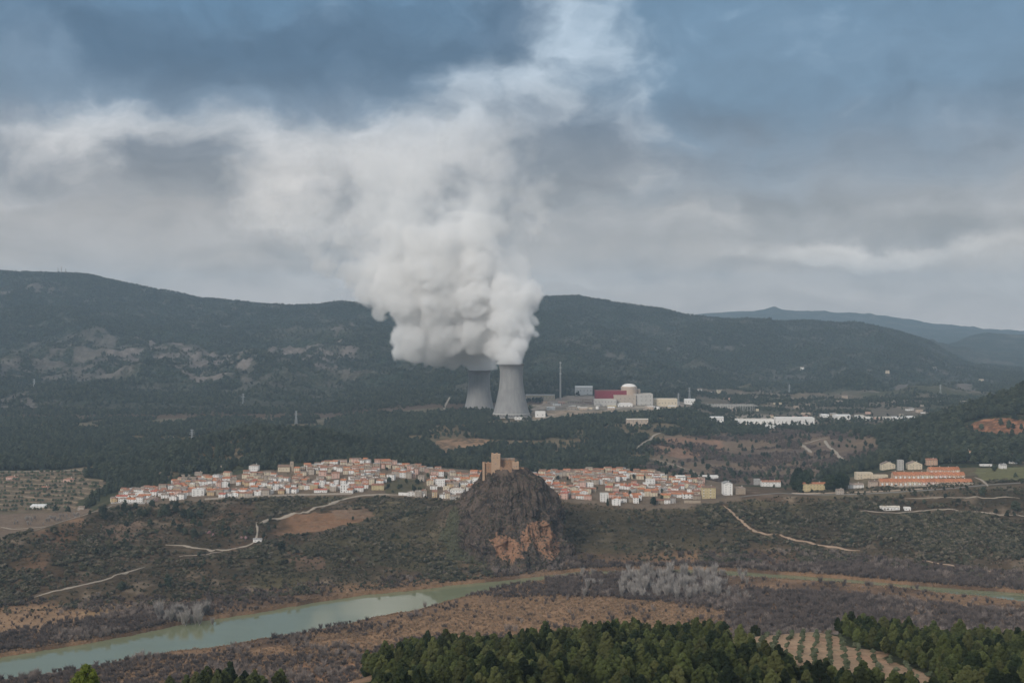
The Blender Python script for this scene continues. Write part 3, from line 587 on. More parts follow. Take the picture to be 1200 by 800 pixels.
def plant(name, pair, x, y, label, cat, group=None, s=1.0, sz=None, z=None, rz=None, part=('crown', 'trunk')):
    e = bpy.data.objects.new(name, None); COL.objects.link(e); e.empty_display_size = .5
    e.location = (x, y, gz(x, y) if z is None else z); e.rotation_euler = (0, 0, random.uniform(0, 6.28) if rz is None else rz); e.scale = (s, s, sz or s)
    tag(e, label, cat, group)
    for nm, me in zip(part, pair):
        c = bpy.data.objects.new(nm, me); COL.objects.link(c); c.parent = e
    return e
def scatter_nodes(name, sources, mats_):
    ng = bpy.data.node_groups.new(name, 'GeometryNodeTree')
    ng.interface.new_socket('Geometry', in_out='INPUT', socket_type='NodeSocketGeometry'); ng.interface.new_socket('Geometry', in_out='OUTPUT', socket_type='NodeSocketGeometry')
    N = ng.nodes; K = ng.links; gi = N.new('NodeGroupInput'); go = N.new('NodeGroupOutput')
    jn = N.new('GeometryNodeJoinGeometry')
    for s in sources[::-1]:
        oi = N.new('GeometryNodeObjectInfo'); oi.inputs['Object'].default_value = s; oi.inputs['As Instance'].default_value = True; K.new(oi.outputs['Geometry'], jn.inputs[0])
    ip = N.new('GeometryNodeInstanceOnPoints'); K.new(gi.outputs[0], ip.inputs['Points']); K.new(jn.outputs[0], ip.inputs['Instance'])
    ip.inputs['Pick Instance'].default_value = len(sources) > 1
    def attr(nm, typ, sock):
        a = N.new('GeometryNodeInputNamedAttribute'); a.data_type = typ; a.inputs[0].default_value = nm; K.new(a.outputs[0], sock)
    if len(sources) > 1: attr('pick', 'INT', ip.inputs['Instance Index'])
    cr_ = N.new('ShaderNodeCombineXYZ'); a = N.new('GeometryNodeInputNamedAttribute'); a.data_type = 'FLOAT'; a.inputs[0].default_value = 'turn'; K.new(a.outputs[0], cr_.inputs[2])
    er = N.new('FunctionNodeEulerToRotation'); K.new(cr_.outputs[0], er.inputs[0]); K.new(er.outputs[0], ip.inputs['Rotation'])
    a = N.new('GeometryNodeInputNamedAttribute'); a.data_type = 'FLOAT_VECTOR'; a.inputs[0].default_value = 'size'; K.new(a.outputs[0], ip.inputs['Scale'])
    K.new(ip.outputs[0], go.inputs[0]); return ng
def scatter(name, x, y, size, sources, label, zs=1.0, sink=0.0):
    """one 'stuff' object: a cloud of points, each carrying a plant"""
    x = np.asarray(x); y = np.asarray(y); n = len(x); z_ = grid_at(x, y)-sink
    me = bpy.data.meshes.new(name); me.vertices.add(n); me.vertices.foreach_set('co', np.stack([x, y, z_], 1).astype(np.float32).ravel())
    a = me.attributes.new('pick', 'INT', 'POINT'); a.data.foreach_set('value', rng.integers(0, len(sources), n).astype(np.int32))
    a = me.attributes.new('turn', 'FLOAT', 'POINT'); a.data.foreach_set('value', rng.uniform(0, 6.28, n).astype(np.float32))
    sz = np.broadcast_to(size, (n,))*rng.uniform(.75, 1.3, n); S = np.stack([sz, sz, sz*zs*rng.uniform(.85, 1.2, n)], 1).astype(np.float32)
    a = me.attributes.new('size', 'FLOAT_VECTOR', 'POINT'); a.data.foreach_set('vector', S.ravel())
    o = link(name, me); md = o.modifiers.new('spread', 'NODES'); md.node_group = scatter_nodes(name, sources, None)
    tag(o, label, kind='stuff'); return o
def lut(x, y, A): return grid_at(x, y, A)
def sample(n, px0, px1, y0, y1, dens, power=1.0):
    """random spots, even in plan, kept with probability dens(x, y, column, row)"""
    u0, u1 = (px0-600)/F, (px1-600)/F
    Y = (rng.uniform(y0**2, y1**2, n))**.5 if power == 1.0 else rng.uniform(y0, y1, n)
    u = rng.uniform(u0, u1, n); X = u*Y; px = u*F+600; row = HZ-grid_at(X, Y)/Y*F
    k = rng.uniform(0, 1, n) < dens(X, Y, px, row); X, Y = X[k], Y[k]
    if y0 > 1300 and len(X): k = roadclear(X, Y); X, Y = X[k], Y[k]
    return X, Y
def L8(px, k): return np.interp(px, pxs, LY[k])
def ringclear(X, Y, r=1.0):
    k = np.ones(len(X), bool)
    for cx, cy_, bz in TOWERS: k &= np.hypot(X-cx, Y-cy_) > 68
    return k
def thin(X, Y, cell):
    key = np.floor(X/cell).astype(np.int64)*100003+np.floor(Y/cell).astype(np.int64); _, i = np.unique(key, return_index=True); return X[i], Y[i]

# ---- individual trees first (they are also the sources that the masses repeat)
ORCH = [(862,744),(905,738),(950,735),(975,744),(990,757),(1040,775),(1100,797),(1085,803),(1010,800),(960,790),(915,772),(880,757)]
def fg_ground(px, py): return ground(px, py, 340, 760)
def spot_fg(px, Y): return at(px, Y), Y
X, Y = sample(60000, -60, 1260, 385, 700, lambda X, Y, px, row: np.ones(len(X)))
px = X/Y*F+600; row = HZ-grid_at(X, Y)/Y*F
keep = ~inpoly([(846,748),(905,740),(950,736),(985,744),(1003,757),(1035,768),(1075,784),(1105,800),(1105,822),(1050,812),(990,806),(940,800),(895,786),(860,768)], px, row)
keep &= ~((px < 440) & (Y < 545) & (px > 130)) | (fbm(X, Y, 30, 2, 8) > .15) & (px > 180) & (px < 340)
keep &= ~((px > 330) & (px < 430) & (Y > 540)); keep &= (px > 150) 
keep &= (px > 420) | ((Y > 500) & (Y < 560))
X, Y = X[keep], Y[keep]; o_ = rng.permutation(len(X)); X, Y = X[o_], Y[o_]
sel = []; grid_ = {}
for i in range(len(X)):                      # dart throwing, trees 3.6 m or more apart
    k = (int(X[i]//3.9), int(Y[i]//3.9)); ok = True
    for a in (-1, 0, 1):
        for b in (-1, 0, 1):
            for j in grid_.get((k[0]+a, k[1]+b), ()):
                if (X[i]-X[j])**2+(Y[i]-Y[j])**2 < 3.9**2: ok = False
    if ok: grid_.setdefault(k, []).append(i); sel.append(i)
X, Y = X[sel], Y[sel]
vis = (HZ-(grid_at(X, Y)+8)/Y*F < 800) & (np.abs(X/Y) < .42)
order = np.argsort(np.where(vis, Y, 1e9))
FG = [(float(X[i]), float(Y[i])) for i in order[:200] if vis[i]]
rest = order[len(FG):]
first_pine = []
for i, (x, y) in enumerate(FG):
    v = i % 6; names = ['tall', 'broad', 'very tall', 'low', 'slender', 'small']
    e = plant('pine_tree', PINES[v], x, y, 'green pine crowded in the wood on the slope at the foot of the view', 'pine', 'pines crowded in the near wood', s=random.choice([.62, .75, .85, .95, 1.0, 1.1, 1.25]))
    first_pine.append(e)
src_pines = [first_pine[i].children[0] for i in range(6)]
scatter('pine_wood', X[rest], Y[rest], .95, src_pines, 'farther pines of the near wood behind the front rows')
lone = [ # px, py(ground) or distance, pair, scale, label
 (487, 560, 'Y', ROUND[0], 1.0, 'large round dark pine standing clear at the left end of the near wood'),
 (472, 548, 'Y', ROUND[1], .78, 'smaller dark round pine just left of the large round one'),
 (545, 560, 'Y', ROUND[0], .86, 'dark rounded pine with a high crown left of the near wood middle'),
 (560, 566, 'Y', ROUND[1], .8, 'dark bushy pine leaning against its rounded neighbour in the near wood'),
 (885, 655, 'Y', ROUND[1], .8, 'dark dense pine at the top corner of the olive grove'),
]
for px, Yv, _k, pr, s, lb in lone:
    plant('pine_tree', pr, at(px, Yv), Yv, lb, 'pine', s=s)
bp = (crown('bright_crown', M['bright'], lobes(5, 13, 4.0, 3.5, 34, .6, (.12, .22)), 7000, .17, 500, core=.5, flat=1.0), trunk_mesh('bright_trunk', 11, .22, M['bark'], 5, 3))
plant('pine_tree', bp, at(100, 262), 262, 'yellow-green young pine poking up at the bottom left by the river', 'pine', s=1.0)
slope_trees = [ # photo column, ground row, pair, scale, label
 (143,692,MIDP[1],1.15,'small round dark tree beside the track low on the left slope'), (197,690,MIDP[2],1.25,'tall dark pine low on the slope above the silver riverside trees'),
 (227,632,MIDP[2],1.1,'dark tree at the bend of the pale track under the village'), (294,627,MIDP[1],1.0,'dark round tree beside the small shed at the track fork'), (261,623,MIDP[1],.8,'dark tree in the group left of the pink blossoming tree'),
 (315,622,MIDP[0],.7,'small green tree at the edge of the tan field'), (330,645,MIDP[1],1.25,'dark broad tree on the grassy slope below the tan field'),
 (65,600,MIDP[0],1.1,'dark tree left of the white shed in the valley orchard'), (80,601,MIDP[0],1.0,'dark tree just right of the tree by the white shed'), (112,583,MIDP[1],1.2,'dark bushy tree at the left end of the village'),
 (712,592,CYP[0],1.05,'dark cypress standing against the white houses east of the rock'), (766,592,ROUNDF[1],1.0,'dark broad tree among the eastern village houses'), (748,588,MIDP[1],.7,'small dark tree under the orange-roofed village house'),
 (790,560,ROUNDF[1],.6,'dark round tree behind the eastern village end'), (938,574,ROUNDF[0],1.75,'huge dark round pine left of the yellow apartment block'), (968,572,ROUNDF[1],1.5,'big dark pine right behind the yellow apartment block'),
 (983,574,ROUNDF[0],1.45,'big dark pine between the yellow block and the villa'), (992,566,ROUNDF[1],1.1,'dark pine top against the villa wall'), (1006,580,MIDP[0],.55,'small pointed dark tree in front of the villa'), (1013,580,MIDP[0],.5,'small dark tree right beside the pointed one before the villa'),
 (938,578,MIDP[1],.75,'round green tree against the left end of the yellow block'), (1165,552,MIDP[1],1.2,'dark round tree standing alone in the green field at right'), (1152,582,MIDP[2],1.1,'dark tree below the road bend at right'),
 (1072,582,MIDP[2],.8,'dark slim tree below the terraced orange houses'), (1108,583,MIDP[1],.7,'dark small tree on the bank below the terraced houses'), (1083,590,MIDP[1],.7,'low dark bush tree beside the white cottage lane'),
 (1190,600,MIDP[1],1.7,'dark spreading tree at the right edge beside the lower path'), (1180,606,MIDP[0],.8,'small dark tree left of the spreading tree at the right edge'), (1198,566,MIDP[1],.8,'small dark tree on the road at the right edge'),
 (1190,560,MIDP[0],.8,'dark tree above the road close to the right edge'), (988,498,ROUNDF[0],1.1,'dark round tree alone in the flat valley left of the wooded hill'), (1010,515,ROUNDF[1],.9,'dark round tree in the valley scrub below the flat fields'),
 (1165,536,CYP[0],1.6,'tallest dark cypress behind the white farmhouse'), (1158,537,CYP[0],1.25,'dark cypress just left of the tallest one'), (1171,537,CYP[0],1.2,'dark cypress just right of the tallest one'), (1145,538,CYP[0],1.1,'thin dark cypress near the pale villa'), (1136,540,ROUNDF[1],.8,'dark tree in front of the pale villa'),
 (1096,540,ROUNDF[0],1.1,'dark dense tree behind the terraced orange houses'), (1108,540,ROUNDF[1],1.05,'dark dense tree right of its twin behind the terraced houses'), (1078,538,ROUNDF[1],.8,'dark tree between the white apartment houses and the red roof'),
 (478,605,MIDP[1],.7,'dark bush tree on the grassy terraces left of the rock'), (495,548,MIDP[1],.5,'small dark tree among the western village houses'), (310,550,ROUNDF[1],.9,'dark tree beside the big white hilltop house'), (322,551,MIDP[1],.95,'dark tree left of the church'), (303,556,MIDP[1],.8,'dark low tree below the big white hilltop house'),
 (660,618,MIDP[2],1.15,'dark tree in the gully right of the rock'), (591,661,MIDP[0],.5,'single dark bush at the foot of the orange cliff'), (456,565,MIDP[1],.9,'dark tree on the bank in the middle of the village'), (489,567,MIDP[1],.9,'dark tree beside the pale retaining wall'),
]
for px, py, pr, s, lb in slope_trees:
    x, y, zz = ground(px, py, 1150, 4500); s *= 1.3
    plant('cypress_tree' if pr is CYP[0] else 'tree', pr, x, y, lb, 'cypress' if pr is CYP[0] else 'tree', s=s, z=zz-.2)
for px, py, s in [(245,626,1.0),(250,628,.8),(288,632,.9),(283,631,.7)]:
    x, y, zz = ground(px, py, 1150, 1900); plant('blossoming_tree', (crown('blossom_crown', M['blossom'], lobes(px, 5, 2.6, .8, 7, .1), 300, .5, px), OLIVE[0][1]), x, y, 'pink blossoming almond tree beside the pale track under the village', 'almond tree', 'pink almond trees by the track', s=s, z=zz)
# dark pine groups on the village slope and the knolls: individuals where they stand in front
MID = []
def clump(px0, px1, py0, py1, n, lb, grp, s=1.0, pr=MIDP, ymin=1150, ymax=4500, cat='pine', name='pine_tree'):
    for i in range(n):
        x, y, zz = ground(random.uniform(px0, px1), random.uniform(py0, py1), ymin, ymax)
        MID.append(plant(name, random.choice(pr), x, y, lb, cat, grp, s=s*random.uniform(.75, 1.2), z=zz-.3))
clump(120, 235, 594, 618, 34, 'dark pine on the bank directly below the village left end', 'pines below the village left end', 1.3)
clump(924, 948, 570, 577, 9, 'big dark pine in the tall group left of the yellow apartment block', 'big pines left of the yellow block', 2.5, ROUNDF)
clump(970, 992, 570, 576, 9, 'big dark pine in the tall group right of the yellow apartment block', 'big pines right of the yellow block', 2.3, ROUNDF)
clump(1075, 1135, 536, 543, 14, 'dark pine in the belt behind the terraced orange houses', 'pines behind the terraced houses', 1.4)
clump(1005, 1040, 520, 545, 9, 'dark pine on the bank behind the white apartment houses', 'pines behind the white apartment houses', 1.3)
clump(920, 945, 514, 524, 5, 'dark pine by the winding valley road', 'pines by the winding valley road', 1.3)
clump(985, 1012, 508, 522, 10, 'dark pine right of the winding valley road', 'pines right of the winding valley road', 1.3)
clump(90, 330, 600, 700, 46, 'dark bushy tree scattered over the left hillside', 'bushy trees on the left hillside', .7, cat='tree', name='tree')
clump(330, 520, 640, 690, 26, 'dark bushy tree above the far river bank', 'bushy trees above the far river bank', .6, cat='tree', name='tree')
clump(452, 498, 563, 577, 12, 'dark bush tree in the green hollow of the western village', 'bush trees in the village hollow', .7, cat='tree', name='tree')
clump(868, 905, 558, 565, 7, 'dark tree behind the long white farmhouse', 'trees behind the long white farmhouse', .9, cat='tree', name='tree')
clump(905, 925, 568, 575, 5, 'dark low tree left of the tall pine group', 'low trees left of the tall pines', .7, cat='tree', name='tree')
clump(995, 1140, 571, 577, 16, 'small dark garden tree along the road of the right-hand quarter', 'garden trees of the right-hand quarter', .5, cat='tree', name='tree')
clump(400, 470, 600, 660, 16, 'dark bush tree scattered on the green terraces', 'bush trees on the green terraces', .6, cat='tree', name='tree')
clump(690, 880, 605, 650, 26, 'dark bush tree scattered on the slope right of the rock', 'bush trees on the slope right of the rock', .6, cat='tree', name='tree')
clump(880, 1200, 600, 650, 34, 'dark round tree scattered on the right-hand slope', 'round trees on the right-hand slope', .75, cat='tree', name='tree')
clump(195, 235, 612, 630, 8, 'dark pine above the track bend below the village', 'pines above the track bend', 1.05)
clump(255, 290, 612, 630, 7, 'dark pine above the blossoming trees', 'pines above the blossoming trees', .9)
clump(120, 150, 625, 650, 6, 'dark pine on the stony left hillside', 'pines on the stony left hillside', .9)
# olive groves
def fgp(px, py): return ground(px, py, 400, 760)
oc = 0; O0 = fgp(940, 752)
ax = np.array([.17, 1.0]); 
for i in range(-11, 20):
    for j in range(-24, 13):
        x = O0[0]+i*6.2+j*1.3+random.uniform(-.7, .7); y = O0[1]+j*5.4+i*.6+random.uniform(-.9, .9);
        if random.random() < .18: continue 
        if y < 400 or y > 700: continue
        px = x/y*F+600; row = HZ-gz(x, y)/y*F
        if inpoly([(853,747),(905,741),(950,738),(983,744),(1002,757),(1035,768),(1075,784),(1096,798),(1030,789),(985,785),(940,782),(900,769),(868,758)], np.array([px]), np.array([row]))[0]:
            plant('olive_tree', OLIVE[oc % 3], x, y, 'grey-green olive tree in the sandy grove beside the near wood', 'olive tree', 'olive trees in the near sandy grove', s=random.uniform(.42, .72)); oc += 1
og = 0; xo_ = []; yo_ = []
for r_ in range(11):
    y = 1990+r_*33
    for k in range(60):
        px = -10+k*3.6+random.uniform(-.6, .6)*1.2
        if px > 100+(r_ in (4, 5, 6))*18-(r_ < 3)*14 or random.random() < .3: continue
        x = at(px, y+random.uniform(-4, 4)); zz = gz(x, y)
        if og+oc >= 296: xo_.append(x); yo_.append(y)
        else: plant('olive_tree', OLIVE[og % 3], x, y, 'small olive tree on the dry terraces far left of the village', 'olive tree', 'olive trees on the far left terraces', s=random.uniform(1.1, 1.6), z=zz); og += 1
ob = [o for o in COL.objects if o.name.startswith('olive_tree')][:3]; scatter('olive_rows', np.array(xo_), np.array(yo_), 1.35, [o.children[0] for o in ob], 'more small olive trees on the upper far left terraces')
# silver bare trees
def bares(n, px0, px1, y0, y1, lb, grp, s, prs=BARE):
    for i in range(n):
        px = random.uniform(px0, px1); y = random.uniform(y0, y1); x = at(px, y); plant('bare_tree', random.choice(prs), x, y, lb, 'bare tree', grp, s=s*random.uniform(.6, 1.25), z=max(gz(x, y), WATER))
bares(34, 180, 250, 1330, 1375, 'silver leafless tree in the riverside clump at the left', 'silver leafless trees at the left riverside', 1.45)
bares(120, 728, 846, 1440, 1570, 'pale leafless poplar in the riverside stand right of the rock', 'pale leafless poplars right of the rock', 1.5)
bares(60, 680, 880, 1430, 1590, 'slim grey leafless tree scattered around the poplar stand', 'slim grey trees around the poplar stand', 1.1)
bares(26, 1040, 1130, 1130, 1230, 'broad grey leafless tree behind the wood at the right', 'broad grey leafless trees behind the right wood', 1.5)
bares(40, 10, 95, 1830, 1900, 'grey leafless tree in the valley bottom left of the village', 'grey leafless trees in the left valley bottom', .7)
# ---- masses
SRC_MID = [o.children[0] for o in [MID[i] for i in range(12)] if True]
seen = {}; [seen.setdefault(o.data.name, o) for o in SRC_MID]; SRC_MID = list(seen.values())
def as_source(name, me, px, py, label, cat, ymin=1150, ymax=4500, s=1.0, pair2=None):
    x, y, zz = ground(px, py, ymin, ymax); o = link(name, me, None, (x, y, zz), 0); o.scale = (s, s, s); tag(o, label, cat); return o
sb = [as_source('bush', BUSH[i], px, py, lb, 'bush') for i, (px, py, lb) in enumerate([(545, 668, 'rounded grey-green bush on the river bank left of the rock foot'), (418, 672, 'grey-green bush above the far river bank, middle left'), (905, 640, 'grey-green bush on the slope below the winding dirt road')])]
st_ = [as_source('thicket_shrub', THICK[i], px, py, lb, 'shrub', 1050, 2000) for i, (px, py, lb) in enumerate([(268, 752, 'brown leafless shrub at the near river edge, left'), (430, 727, 'brown leafless shrub at the near river edge, middle'), (515, 712, 'brown leafless shrub on the near bank by the river bend')])]
sg = [as_source('grey_shrub', GTHICK[i], px, py, lb, 'shrub', 1050, 2000) for i, (px, py, lb) in enumerate([(252, 712, 'grey leafless shrub beside the silver trees'), (960, 715, 'grey leafless shrub on the plain before the poplars')])]
sr = [as_source('reed_clump', REED[i], px, py, lb, 'reed clump', 1050, 2000) for i, (px, py, lb) in enumerate([(610, 735, 'tan reed clump on the open reed plain'), (330, 765, 'tan reed clump near the near wood edge')])]
sf = [as_source('distant_pine', FARP[i], px, py, lb, 'pine', 2300, 4000) for i, (px, py, lb) in enumerate([(640, 488, 'dark pine right of the white tank by the towers'), (745, 500, 'dark pine below the pale shed near the plant'), (520, 478, 'dark pine left of the cooling towers')])]
isriv = lambda X, Y: lut(X, Y, wet.astype(float)) > .05
nd = lambda X, Y, wl, s: fbm(X, Y, wl, 3, s)
# thickets of the plain and banks
def d_th(X, Y, px, row):
    d = smooth(nd(X, Y, 45, 61), -.25, .25)*.55
    d = np.where((px > 640) & (Y > 1330) & (Y < 1640), .95, d)
    d = np.where((px > 830) & (Y > 1080) & (Y < 1420), .75, d)
    d = np.where(inpoly([(430,748),(470,728),(540,712),(600,700),(700,699),(800,708),(850,716),(850,745),(600,745)], px, row), .05, d)
    d = np.where(inpoly([(-60,712),(100,708),(100,725),(75,742),(-60,742)], px, row), .08, d)
    d = np.where((px < 260) & inpoly([(0,742),(80,728),(180,712),(250,705),(250,725),(150,743),(0,768)], px, row), 1.0, d)
    d = np.where((Y < 1200) & (px < 430), .8, d)
    d = np.where(inpoly([(505,698),(560,690),(640,684),(720,684),(720,695),(600,700)], px, row), .9, d)
    d = np.where(inpoly([(850,670),(900,672),(975,677),(1075,686),(1240,696),(1240,722),(1100,708),(1000,697),(850,690)], px, row), d*.05, d)
    return d*(~isriv(X, Y))
X, Y = sample(52000, -30, 1230, 1060, 1700, d_th); k = Y < L8(X/Y*F+600, 7)+25; X, Y = X[k], Y[k]
g = smooth(nd(X, Y, 60, 62), .05, .35)*.5 > rng.uniform(0, 1, len(X)); g |= (X/Y*F+600 > 930) & (Y < 1300) & (rng.uniform(0, 1, len(X)) < .5)
scatter('riverside_thicket', X[~g], Y[~g], np.where((X/Y*F+600)[~g] > 640, 1.15, .85), st_, 'dense brown leafless thicket covering the river plain')
scatter('grey_thicket', X[g], Y[g], .85, sg, 'patches of greyish leafless willow thicket on the river plain')
X, Y = sample(60000, -30, 1230, 1060, 1640, lambda X, Y, px, row: np.where(inpoly([(60,800),(200,778),(330,757),(430,735),(540,712),(600,700),(700,697),(800,705),(860,716),(860,745),(500,800)], px, row), .8, smooth(lut(X, Y, ((wet*1.0))), .0, .01)*.0+.12)*(~isriv(X, Y)))
k = Y < L8(X/Y*F+600, 7)+10; scatter('reed_bed', X[k], Y[k], .75, sr, 'dry tan reeds covering the plain between river and wood')
# reeds right on the water line
W2 = conv(conv(wet.astype(float), 5, 0), 5, 1)
X, Y = sample(260000, -30, 1230, 1060, 1640, lambda X, Y, px, row: (lut(X, Y, W2) > .02) & (lut(X, Y, W2) < .3) & (rng.uniform(0, 1, len(X)) < .5)); scatter('bank_reeds', X, Y, .45, sr, 'russet reeds lining both banks of the river')
# scrub on the slopes
def d_sc(X, Y, px, row):
    d = (.12+smooth(nd(X, Y, 30, 63), -.2, .3)*.88)*(.2+.8*smooth(nd(X, Y, 120, 69), -.35, .15))
    d = np.maximum(d, .30)
    d *= ~inpoly([(320,604),(430,596),(440,606),(370,625),(312,628)], px, row)
    d *= ~((Y > L8(px, 8)-6) & (px > 125) & (px < 905)); d = np.where(px < 130, d*(Y < L8(px, 8)+40), d)
    d = np.where(inpoly([(655,600),(870,595),(1200,600),(1200,660),(700,650)], px, row), np.maximum(d, .18+.5*smooth(nd(X, Y, 90, 70), -.2, .2)), d)
    return d*((Y > L8(px, 7)-15) & (Y < L8(px, 8)+60))*(~isriv(X, Y))
X, Y = sample(68000, -30, 1230, 1350, 2000, d_sc); scatter('slope_scrub', X, Y, .65+1.25*smooth(nd(X, Y, 40, 71), -.3, .6)+.25*rng.uniform(0, 1, len(X))**3, sb, 'grey-green scrub dotted over the slopes below the village')
X, Y = sample(16000, 820, 1230, 1560, 1900, lambda X, Y, px, row: smooth(nd(X, Y, 70, 64), -.3, .25)*((row > 592) & (row < 660))); scatter('olive_scrub', X, Y, 1.4+1.2*smooth(nd(X, Y, 40, 72), -.3, .5), sb, 'thick dark scrub on the slope right of the winding road')
# woods behind the village
BND = lambda X, Y: fbm(X, Y, 60, 4, 21)
road_free = lambda px, row: ~inpoly([(500,519),(530,513),(585,514),(565,525),(520,532)], px, row)
def d_mid(X, Y, px, row):
    d = np.clip(lut(X, Y, wood)*1.6-.15, 0, 1)
    d = np.where((px > 110) & (px < 440+BND(X, Y)*60) & (Y > 2230) & (Y < 2620+BND(X, Y)*200) & (fbm(X, Y, 45, 3, 88) > -.35) & ~inpoly([(165,530),(215,522),(235,545),(190,548)], px, row), .95, d)
    d = np.where((px > 430) & (px < 800) & (Y > 2500) & (Y < 3080) & (fbm(X, Y, 80, 3, 89) > -.02), np.maximum(d, .7), d)
    d = np.where((px > 1030) & (Y > 2420) & (Y < 2820) & ~inpoly([(1120,490),(1320,485),(1320,512),(1135,509)], px, row), 1.0, d)
    d = np.where((px > 1030) & (Y < 2440), d*.4, d)
    rv_ = lut(X, Y, rv) > .5; d = np.where(rv_, .03+.6*inpoly([(800,500),(830,502),(900,505),(900,512),(800,512)], px, row), d); d = np.where(lut(X, Y, op) > .5, d*.25, d)
    d = d*(lut(X, Y, lt) < .3)
    d = np.where((px > 825) & (px < 1075) & (row < 503) & (row > 486), d*.3, d)
    d = np.where((px > 1100) & inpoly([(1125,497),(1150,490),(1180,486),(1240,488),(1240,517),(1130,514)], px, row), .03, d)
    return d*road_free(px, row)*ringclear(X, Y)*~((Y > 3080) & inpoly([(640,493),(625,480),(640,466),(700,464),(800,464),(815,478),(760,483),(700,487)], px, row))
X, Y = sample(120000, -40, 1240, 2160, 3650, lambda X, Y, px, row: d_mid(X, Y, px, row)*(Y > L8(px, 9)+35)); 
kk = Y > 2950
pxk = X/Y*F+600; scatter('hill_wood', X[~kk], Y[~kk], np.where(pxk[~kk] > 1030, 1.55, np.where(pxk[~kk] < 440, 1.2, 1.0)), SRC_MID, 'dark pine woods on the knolls and flats behind the village')
scatter('plant_wood', X[kk], Y[kk], 1.0, sf, 'dark pine woods around the power station')
X, Y = sample(26000, 740, 1060, 2200, 3200, lambda X, Y, px, row: smooth(nd(X, Y, 70, 65), -.2, .25)*(lut(X, Y, rv) > .4)); scatter('valley_thicket', X, Y, .9, st_, 'brown and grey leafless thicket in the side valley')
X, Y = sample(22000, 810, 1230, 3150, 4700, lambda X, Y, px, row: smooth(nd(X, Y, 120, 66), -.1, .35)*.9*((.25+.75*((row < 484) | (row > 502) | (px < 830) | (px > 1070))))); scatter('valley_trees', X, Y, .95, sf, 'dark trees dotted over the flat valley beyond')
X, Y = sample(9000, 60, 360, 1900, 2400, lambda X, Y, px, row: inpoly([(98,600),(128,580),(190,571),(203,563),(238,558),(288,552),(330,549),(300,540),(240,540),(180,545),(128,556),(128,570),(104,584)], px, row)*smooth(nd(X, Y, 40, 73), -.3, .2)*.75)
scatter('edge_wood', X, Y, .9, SRC_MID, 'dark pines on the slope behind the far left of the village')
# mountains
def d_mt(X, Y, px, row): return lut(X, Y, wood)**2*(.25+.75*smooth(nd(X, Y, 150, 67), -.4, .2))
X, Y = sample(230000, -40, 1240, 3600, 7120, d_mt); scatter('mountain_forest', X, Y, 1.05, sf, 'dark pine forest covering the mountain sides')
X, Y = sample(9000, -40, 1240, 6930, 7110, lambda X, Y, px, row: np.full(len(X), .7)); scatter('ridge_forest', X, Y, .85, sf, 'pines along the mountain skyline')
# ------------------------------------------------------------------ buildings
WALLC = dict(white=(.76, .735, .70), cream=(.60, .51, .38), beige=(.42, .36, .30), ochre=(.52, .38, .22), pink=(.60, .40, .33), grey=(.40, .38, .36), stone=(.36, .29, .22), yellow=(.54, .44, .25), salmon=(.55, .36, .25), concrete=(.46, .44, .41), maroon=(.22, .035, .05), tan=(.48, .38, .30))
ROOFC = dict(orange=(.42, .17, .085), terracotta=(.29, .145, .095), weathered=(.25, .195, .155), red=(.38, .12, .08), brown=(.20, .135, .10), grey=(.30, .29, .28), white=(.72, .71, .69), pale=(.52, .47, .40))
for k, c in WALLC.items(): M['w_'+k] = mat('wall_'+k, c, var=.10, scale=.35, rnd=.07, dark=tuple(q*.72 for q in c), dscale=.25, dthr=.62, rough=.9)
for k, c in ROOFC.items(): M['r_'+k] = mat('roof_'+k, c, var=.28, scale=.6, rnd=.16, dark=tuple(q*.55 for q in c), dscale=.4, dthr=.56, bump=.05, rough=.9)
M['glass'] = mat('dark_window', (.03, .035, .04), rough=.25, spec=.5, var=.3)
M['door'] = mat('brown_door', (.13, .07, .04), rough=.7)
M['trimw'] = mat('window_surround', (.55, .52, .48), rough=.8)
M['metal'] = mat('galvanised_steel', (.42, .43, .44), rough=.55, metal=.2)
class MB:
    def __init__(s): s.V = []; s.F = []; s.mi = []
    def box(s, x0, x1, y0, y1, z0, z1, m=0, M_=None):
        b = len(s.V); P_ = [(x0,y0,z0),(x1,y0,z0),(x1,y1,z0),(x0,y1,z0),(x0,y0,z1),(x1,y0,z1),(x1,y1,z1),(x0,y1,z1)]
        if M_ is not None: P_ = [tuple(M_ @ Vector(p)) for p in P_]
        s.V += P_; s.F += [tuple(b+i for i in f) for f in ((0,3,2,1),(4,5,6,7),(0,1,5,4),(1,2,6,5),(2,3,7,6),(3,0,4,7))]; s.mi += [m]*6
    def poly(s, pts, m=0): b = len(s.V); s.V += [tuple(p) for p in pts]; s.F.append(tuple(range(b, b+len(pts)))); s.mi.append(m)
    def bar(s, p, q, r, m=0):
        p = Vector(p); q = Vector(q); d = q-p; L = d.length
        if L < 1e-6: return
        rot = d.to_track_quat('Z', 'Y').to_matrix().to_4x4(); s.box(-r, r, -r, r, 0, L, m, Matrix.Translation(p) @ rot)
    def ring(s, prof, n=48, m=0, cap=False):
        b = len(s.V)
        for r_, z_ in prof: s.V += [(r_*math.cos(2*math.pi*i/n), r_*math.sin(2*math.pi*i/n), z_) for i in range(n)]
        for k in range(len(prof)-1):
            for i in range(n): s.F.append((b+k*n+i, b+k*n+(i+1) % n, b+(k+1)*n+(i+1) % n, b+(k+1)*n+i)); s.mi.append(m)
        if cap: s.F.append(tuple(b+(len(prof)-1)*n+i for i in range(n))); s.mi.append(m)
    def mesh(s, name, mats_, smooth_=False):
        me = bpy.data.meshes.new(name); me.from_pydata(s.V, [], s.F)
        for q in mats_: me.materials.append(q)
        me.polygons.foreach_set('material_index', s.mi)
        if smooth_: me.polygons.foreach_set('use_smooth', [True]*len(s.F))
        me.update(); return me
